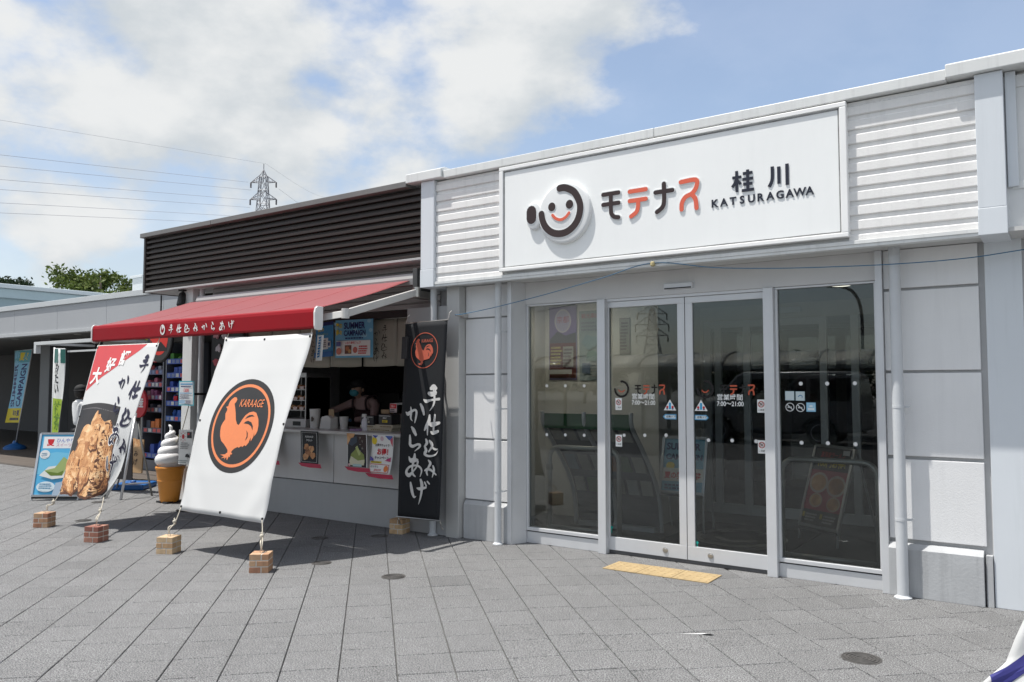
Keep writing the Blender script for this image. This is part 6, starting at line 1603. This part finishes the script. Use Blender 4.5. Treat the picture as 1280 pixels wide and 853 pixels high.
# ------------------------------------------------------------------ passer-by in the porch
ps_ = thing('person', 'passer-by in dark hat, white shirt and black trousers seen from behind at the porch edge', 'person', (-14.02, 7.0, .02))
px, py = -14.02, 7.0
wsh = M('shirt_white', (.66, .66, .66), .85, bump=.3, bscale=30); trs = M('trousers_black', (.012, .012, .014), .85)
J = {'ch': ((px, py, 1.10), (.15, .10)), 'wa': ((px, py, .92), (.125, .10)), 'hp': ((px, py + .01, .80), (.13, .105)), 'sh': ((px, py, 1.20), (.11, .08)), 'nk': ((px, py + .01, 1.27), .05), 'ls': ((px - .16, py, 1.18), .055), 'le': ((px - .21, py + .03, .96), .045), 'lw': ((px - .19, py + .13, .80), .032), 'rs': ((px + .16, py, 1.18), .055), 're': ((px + .20, py + .03, .96), .045), 'rw': ((px + .19, py + .12, .79), .032)}
figure('shirt', J, [('ch', 'wa'), ('wa', 'hp'), ('ch', 'sh'), ('sh', 'nk'), ('sh', 'ls'), ('ls', 'le'), ('le', 'lw'), ('sh', 'rs'), ('rs', 're'), ('re', 'rw')], [wsh], ps_)
J = {'hp': ((px, py, .80), (.125, .10)), 'lh': ((px - .085, py, .72), .085), 'lk': ((px - .095, py - .02, .40), .06), 'la': ((px - .10, py + .02, .08), .045), 'rh': ((px + .085, py, .72), .085), 'rk': ((px + .10, py - .03, .41), .06), 'ra': ((px + .11, py - .02, .08), .045)}
figure('trousers', J, [('hp', 'lh'), ('lh', 'lk'), ('lk', 'la'), ('hp', 'rh'), ('rh', 'rk'), ('rk', 'ra')], [trs], ps_)
for hx, hy in ((px - .10, py + .05), (px + .11, py + .01)): blob('shoe', (hx, hy, .055), (.045, .11, .04), black, ps_, 2)
blob('head', (px, py + .02, 1.385), (.072, .09, .11), skin, ps_, 3, face); blob('hair', (px, py, 1.38), (.08, .092, .10), M('hair_dark', (0, 0, 0)), ps_, 3); blob('hat', (px, py + .01, 1.44), (.092, .105, .085), M('hat_black', (.012, .012, .013), .8), ps_, 3, lambda v, p: Vector((p.x, p.y, max(p.z, -.015))))
build(MB().lathe([(.08, 1.43), (.118, 1.415), (.12, 1.42), (.08, 1.44)], 24, (px, py + .01, 0)), 'hat_brim', M('hat_black', (0, 0, 0)), ps_, smooth=True)
for sx, w in ((-.19, (px - .19, py + .13, .80)), (.19, (px + .19, py + .12, .79))): hand(w, (0, .3, -.95), (0, 1, .2), 1 if sx > 0 else -1, skin, ps_, .4)
blob('hand_bag', (px - .24, py + .14, .66), (.05, .13, .12), M('bag_black', (.015, .015, .016), .6), ps_, 2)


# ------------------------------------------------------------------ trees
def leaf_mat(name, c0, c1):
    m = bpy.data.materials.new(name); m.use_nodes = True; nt = m.node_tree; N = nt.nodes; L = nt.links
    b = N['Principled BSDF']; b.inputs['Roughness'].default_value = .6; b.inputs['Specular IOR Level'].default_value = .3
    a = N.new('ShaderNodeAttribute'); a.attribute_name = 'tone'; mx = N.new('ShaderNodeMix'); mx.data_type = 'RGBA'; mx.inputs['A'].default_value = (*c0, 1); mx.inputs['B'].default_value = (*c1, 1)
    L.new(a.outputs['Fac'], mx.inputs['Factor']); L.new(mx.outputs['Result'], b.inputs['Base Color'])
    t = N.new('ShaderNodeBsdfTranslucent'); L.new(mx.outputs['Result'], t.inputs[0]); ms = N.new('ShaderNodeMixShader'); ms.inputs[0].default_value = .3
    o = N['Material Output']; L.new(b.outputs[0], ms.inputs[1]); L.new(t.outputs[0], ms.inputs[2]); L.new(ms.outputs[0], o.inputs[0]); return m


bark = M('bark', (.10, .08, .06), .9, bump=.8, bscale=20, var=.2)


def tree(name, label, x, y, h, cr, cz, leafm, seed, nl=5200, ls=.11, airy=.5, sq=.75, group=None, limbs=9):
    t = thing(name, label, 'tree', (x, y, 0), group); rn = random.Random(seed)
    tr_ = MB(); tr_.tube([(x, y, -.02), (x + .05, y, h * .25), (x - .04, y + .05, cz), (x, y, h * .9)], [.16, .13, .09, .02], 10)
    tips = []
    for i in range(limbs):
        a = i * 2.4 + rn.uniform(-.3, .3); e = rn.uniform(.1, .9); b0 = Vector((x, y, cz * rn.uniform(.65, 1.0)))
        ln = cr * rn.uniform(.75, 1.0); d = Vector((math.cos(a) * math.cos(e), math.sin(a) * math.cos(e), math.sin(e) * sq))
        p = [b0, b0 + d * ln * .5 + Vector((0, 0, .15)), b0 + d * ln]; tr_.tube(p, [.06, .035, .012], 6)
        for k in range(5):
            d2 = (d + Vector((rn.uniform(-1, 1), rn.uniform(-1, 1), rn.uniform(-.5, .8))) * .8).normalized(); q = p[1].lerp(p[2], rn.random()); tip = q + d2 * cr * rn.uniform(.25, .5)
            tr_.tube([q, q.lerp(tip, .5) + Vector((0, 0, .05)), tip], [.018, .012, .005], 5); tips.append((q, tip))
    build(tr_, 'trunk', bark, t, smooth=True)
    lf = MB(); tone = []
    for i in range(nl):
        q, tip = rn.choice(tips); k = rn.random() ** .7; c = q.lerp(tip, k) + Vector((rn.gauss(0, 1), rn.gauss(0, 1), rn.gauss(0, .7))) * cr * .085
        n = Vector((rn.gauss(0, 1), rn.gauss(0, 1), rn.gauss(.6, 1))).normalized(); u = n.orthogonal().normalized(); u = Matrix.Rotation(rn.random() * 6.28, 3, n) @ u; w = n.cross(u); s = ls * rn.uniform(.6, 1.2)
        lf.add([c - u * s, c + w * s * .42, c + u * s, c - w * s * .42], [(0, 1, 2, 3)]); tone.append(min(1, max(0, rn.gauss(.45, .28))))
    o = build(lf, 'crown', leafm, t, recalc=False); a = o.data.attributes.new('tone', 'FLOAT', 'FACE'); a.data.foreach_set('value', tone)
    return t


lgm = leaf_mat('leaf_green', (.035, .065, .012), (.16, .20, .045)); ldk = leaf_mat('leaf_dark', (.010, .022, .010), (.035, .06, .022))
tree('broadleaf_tree', 'loose leafy tree rising behind the roof of the grey building', -39.6, 20.6, 7.7, 2.3, 6.0, lgm, 3, 9000, .125)
tree('broadleaf_tree', 'low bushy tree left of the taller leafy tree behind the roofs', -42.0, 18.6, 6.4, 1.7, 5.3, lgm, 8, 4500, .12)
tree('broadleaf_tree', 'small bushy tree just left of the brown fascia behind the roofs', -37.2, 22.3, 6.6, 1.2, 5.6, lgm, 15, 2600, .11)
tree('evergreen_tree', 'dark dense tree cut by the left edge of the picture', -44.8, 17.2, 7.9, 1.9, 6.0, ldk, 21, 7000, .11, sq=.9)


# ------------------------------------------------------------------ pylons and power lines
pm = M('pylon_steel', (.26, .26, .28), .5, metal=.3)


def pylon(label, bx, by, top, ax, half, s, arms):
    t = thing('power_pylon', label, 'power pylon', (bx, by, 0)); ax = Vector(ax).normalized(); ay = Vector((-ax.y, ax.x, 0)); c = Vector((bx, by, 0)); mb = MB()
    wid = lambda z: half * max(.12, (top - z) / top * 2.0 + .35) if z > top * .6 else half * (1.15 + (top * .6 - z) / top * 3.2)
    P = lambda i, j, z: c + ax * i * wid(z) + ay * j * wid(z) + Vector((0, 0, z))
    zs = [0, .2, .38, .52, .62, .70, .76, .82, .88, .94]; zs = [z * top for z in zs]
    for a, b in zip(zs, zs[1:]):
        for i, j, k, l in ((-1, -1, 1, -1), (1, -1, 1, 1), (1, 1, -1, 1), (-1, 1, -1, -1)):
            mb.tube([P(i, j, a), P(i, j, b)], s, 4); mb.tube([P(i, j, a), P(k, l, b)], s * .6, 4); mb.tube([P(k, l, a), P(i, j, b)], s * .6, 4); mb.tube([P(i, j, b), P(k, l, b)], s * .6, 4)
    mb.tube([c + Vector((0, 0, zs[-1] - 1)), c + Vector((0, 0, top))], s, 4)
    for i in (-1, 1):
        for j in (-1, 1): mb.tube([P(i, j, zs[-1]), c + Vector((0, 0, top * .975))], s * .8, 4)
    build(mb, 'lattice', pm, t, kind='stuff')
    for z, l in arms:
        am = MB()
        for sgn in (-1, 1):
            tip = c + ax * sgn * l + Vector((0, 0, z))
            for j in (-1, 1): am.tube([P(sgn, j, z + .1), tip], s * .8, 4); am.tube([P(sgn * .4, j, z + l * .62), tip], s * .8, 4)
            for k in (.35, .65): am.tube([P(sgn, -1, z).lerp(tip, k), P(sgn * .4, -1, z + l * .62).lerp(tip, k)], s * .5, 4); am.tube([P(sgn, -1, z).lerp(tip, k), P(sgn, 1, z).lerp(tip, k)], s * .5, 4)
        a = build(am, 'cross_arm', pm, t)
        for sgn in (-1, 1):
            for o_ in (-.25, .25):
                tip = c + ax * sgn * l + ay * o_ * l * .12 + Vector((0, 0, z)); hgt = l * .42
                build(MB().lathe([(s * 1.1 + (.10 * s * 6 if q % 2 else 0), -hgt * q / 12) for q in range(13)], 8, tip), 'insulator', M('insulator', (.10, .09, .10), .4), a)


pylon('distant lattice power pylon standing behind the brown fascia', -164.25, 125.5, 56.9, (.85, .55, 0), 1.7, .115, [(52.2, 3.2), (47.9, 3.3), (43.4, 3.4)])
pylon('power pylon far behind the viewpoint, mirrored in the left sliding door', -189.4, -389.7, 46, (.85, -.5, 0), 2.6, .24, [(41, 8), (35, 9), (29, 8.5)])
wm_ = M('power_wire', (.33, .33, .36), .5)
WIRES = [((-164.2, 125.5, 57.0), (-130.7, 52.2, 41.3), (-113.9, 15.6, 33.4)), ((-167.6, 123.4, 52.3), (-130.9, 52.5, 36.1), (-112.7, 16.8, 27.9)), ((-167.2, 124.1, 50.4), (-130.9, 52.5, 34.4), (-112.9, 16.7, 26.4)), ((-167.8, 123.4, 47.9), (-131.0, 52.6, 32.4), (-112.6, 17.1, 24.8)), ((-167.4, 124.0, 46.0), (-131.0, 52.7, 30.9), (-113.0, 16.9, 23.5)), ((-167.8, 123.4, 43.6), (-131.1, 52.8, 28.9), (-112.9, 17.2, 21.1)), ((-167.4, 124.0, 41.8), (-131.2, 52.8, 27.4), (-113.2, 17.0, 19.9)),
         ((-161.0, 127.6, 50.5), (-192.5, 166.0, 55.5), (-224.9, 204.7, 65.7)), ((-161.0, 127.7, 46.2), (-192.5, 166.0, 51.2), (-225.1, 204.9, 60.7)), ((-164.1, 125.6, 57.1), (-193.0, 166.0, 61.5), (-222.3, 206.2, 70.5))]
WL = ['topmost thin earth wire running left from the pylon tip', 'first conductor below the earth wire, running left from the upper arm', 'second conductor running left from the upper arm of the pylon', 'third conductor from the top, running left from the middle arm', 'fourth conductor from the top, running left from the middle arm', 'fifth conductor, running left just above the brown fascia end', 'lowest of the conductors running left into the fascia top', 'conductor running right from the upper arm of the pylon', 'conductor running right from the middle arm, just above the fascia', 'earth wire running right from the pylon tip']
for i, (w, l) in enumerate(zip(WIRES, WL)):
    rad = .022 if i in (0, 9) else .031
    tag(build(MB().tube(catmull([Vector(p)[:] for p in w], 8), rad, 5), 'power_line', wm_, smooth=True), l, 'power line', 'power lines of the pylon')
# ------------------------------------------------------------------ what stands behind the viewpoint and shows in the glass
WC = thing('walkway_canopy', 'long covered walkway with arched translucent roof across the car park, mirrored in the glass', 'canopy', (-6, -12, 0))
roofm = M('canopy_sheet', (.90, .88, .80), .12, transl=.45, coat=.5); cst = M('canopy_steel', (.10, .10, .10), .5)
n = 22
for i in range(n):
    x = -20 + i * 1.4
    fn = lambda u, v, x=x: Vector((x + .04 + u * 1.32, -12 - 1.45 * math.cos(math.pi * (.12 + .76 * v)), 1.86 + .70 * math.sin(math.pi * (.12 + .76 * v))))
    build(sheet(fn, 1, 10), 'roof_sheet', roofm, WC, smooth=True, recalc=False, solid=.008)
    build(MB().tube([fn(-.03, k / 10) for k in range(11)], .042, 6), 'rib', cst, WC, smooth=True)
    if i % 3 == 0:
        for yy in (-11.0, -13.0): build(MB().box(x - .05, x + .05, yy - .05, yy + .05, 0, 2.05), 'post', cst, WC)
for yy in (-10.62, -13.38): build(MB().box(-20, 10.9, yy - .04, yy + .04, 1.98, 2.10), 'gutter', cst, WC)
LP = thing('street_lamp', 'tall curved street lamp behind the viewpoint, mirrored in the right window', 'street lamp', (-5.64, -12.0, 0)); LP.location = (-5.5, -14.2, 0); ORG[LP.name] = Vector((-5.5, -14.2, 0))
build(MB().tube(catmull([(-5.5, -14.2, 0), (-5.5, -14.2, 2.5), (-5.52, -14.2, 3.9), (-5.75, -14.2, 4.5), (-6.15, -14.2, 4.72)], 6), .05, 8), 'pole', cst, LP, smooth=True); build(MB().prism([(-6.15, -14.3, 4.74), (-6.55, -14.28, 4.76), (-6.55, -14.12, 4.76), (-6.15, -14.1, 4.74)], (0, 0, -.07)), 'lamp_head', cst, LP, bevel=.02)
# silver van parked before the walkway
VN = thing('parked_van', 'silver van parked behind the viewpoint, mirrored in the sliding doors', 'van', (-6.6, -8.6, 0)); vb = M('van_silver', (.16, .165, .17), .3, metal=.5, coat=.5); vx, vy = -8.9, -8.6
body = [(0, .35), (0, .85), (.10, 1.0), (.95, 1.12), (1.55, 1.78), (1.75, 1.86), (4.3, 1.86), (4.5, 1.75), (4.62, 1.0), (4.62, .38), (4.1, .30), (3.95, .62), (3.65, .72), (3.35, .62), (3.2, .28), (1.5, .28), (1.35, .62), (1.05, .72), (.75, .62), (.6, .32)]
build(MB().prism([(vx + x, vy - .82, z) for x, z in body], (0, 1.64, 0)), 'body', vb, VN, bevel=.06, smooth=True, autosmooth=30)
for a, b in ((1.25, 2.3), (2.4, 3.35), (3.45, 4.4)):
    build(MB().prism([(vx + a + (.05 if a < 1.5 else 0), vy + .825, 1.12), (vx + b, vy + .825, 1.12), (vx + b, vy + .825, 1.68), (vx + a + (.55 if a < 1.5 else 0), vy + .825, 1.68)], (0, .006, 0)), 'window', M('van_glass', (.01, .012, .014), .08), VN)
build(MB().prism([(vx + 1.0, vy - .70, 1.14), (vx + 1.52, vy - .66, 1.74), (vx + 1.52, vy + .66, 1.74), (vx + 1.0, vy + .70, 1.14)], (-.012, 0, .012)), 'windscreen', M('van_glass', (0, 0, 0)), VN)
for x in (1.05, 3.65):
    for yy in (-.72, .72):
        wl2 = build(MB().lathe([(.14, -.10), (.31, -.10), (.33, -.07), (.33, .07), (.31, .10), (.14, .10)], 24, (vx + x, vy + yy, .33), axis='y'), 'wheel', black, VN, smooth=True, autosmooth=40); build(MB().lathe([(.02, .08), (.21, .102), (.22, .08)], 18, (vx + x, vy + yy, .33), axis='y'), 'rim', alu, wl2)
for yy in (-.62, .62): build(MB().box(vx - .01, vx + .05, vy + yy - .14, vy + yy + .14, .72, .86), 'headlight', M('lamp_clear', (.6, .6, .6), .2), VN, bevel=.02)
for yy in (-.9, .86): build(MB().box(vx + 1.35, vx + 1.47, vy + yy - .06, vy + yy + .10, 1.1, 1.28), 'mirror', vb, VN, bevel=.02)
for i, (x, y, h) in enumerate(((-34, -46, 3.6), (-25, -50, 3.3), (-15, -47, 3.7), (-4, -52, 3.4), (7, -48, 3.6), (-44, -52, 3.5))):
    tree('broadleaf_tree', ['dark tree', 'broad tree', 'tall tree', 'bushy tree', 'round tree', 'outermost tree'][i] + ' of the row far behind the viewpoint, mirrored dimly in the glass', x, y, h, 4.0, 1.4, ldk, 40 + i, 2600, .36, sq=.5, group='trees beyond the car park', limbs=10)
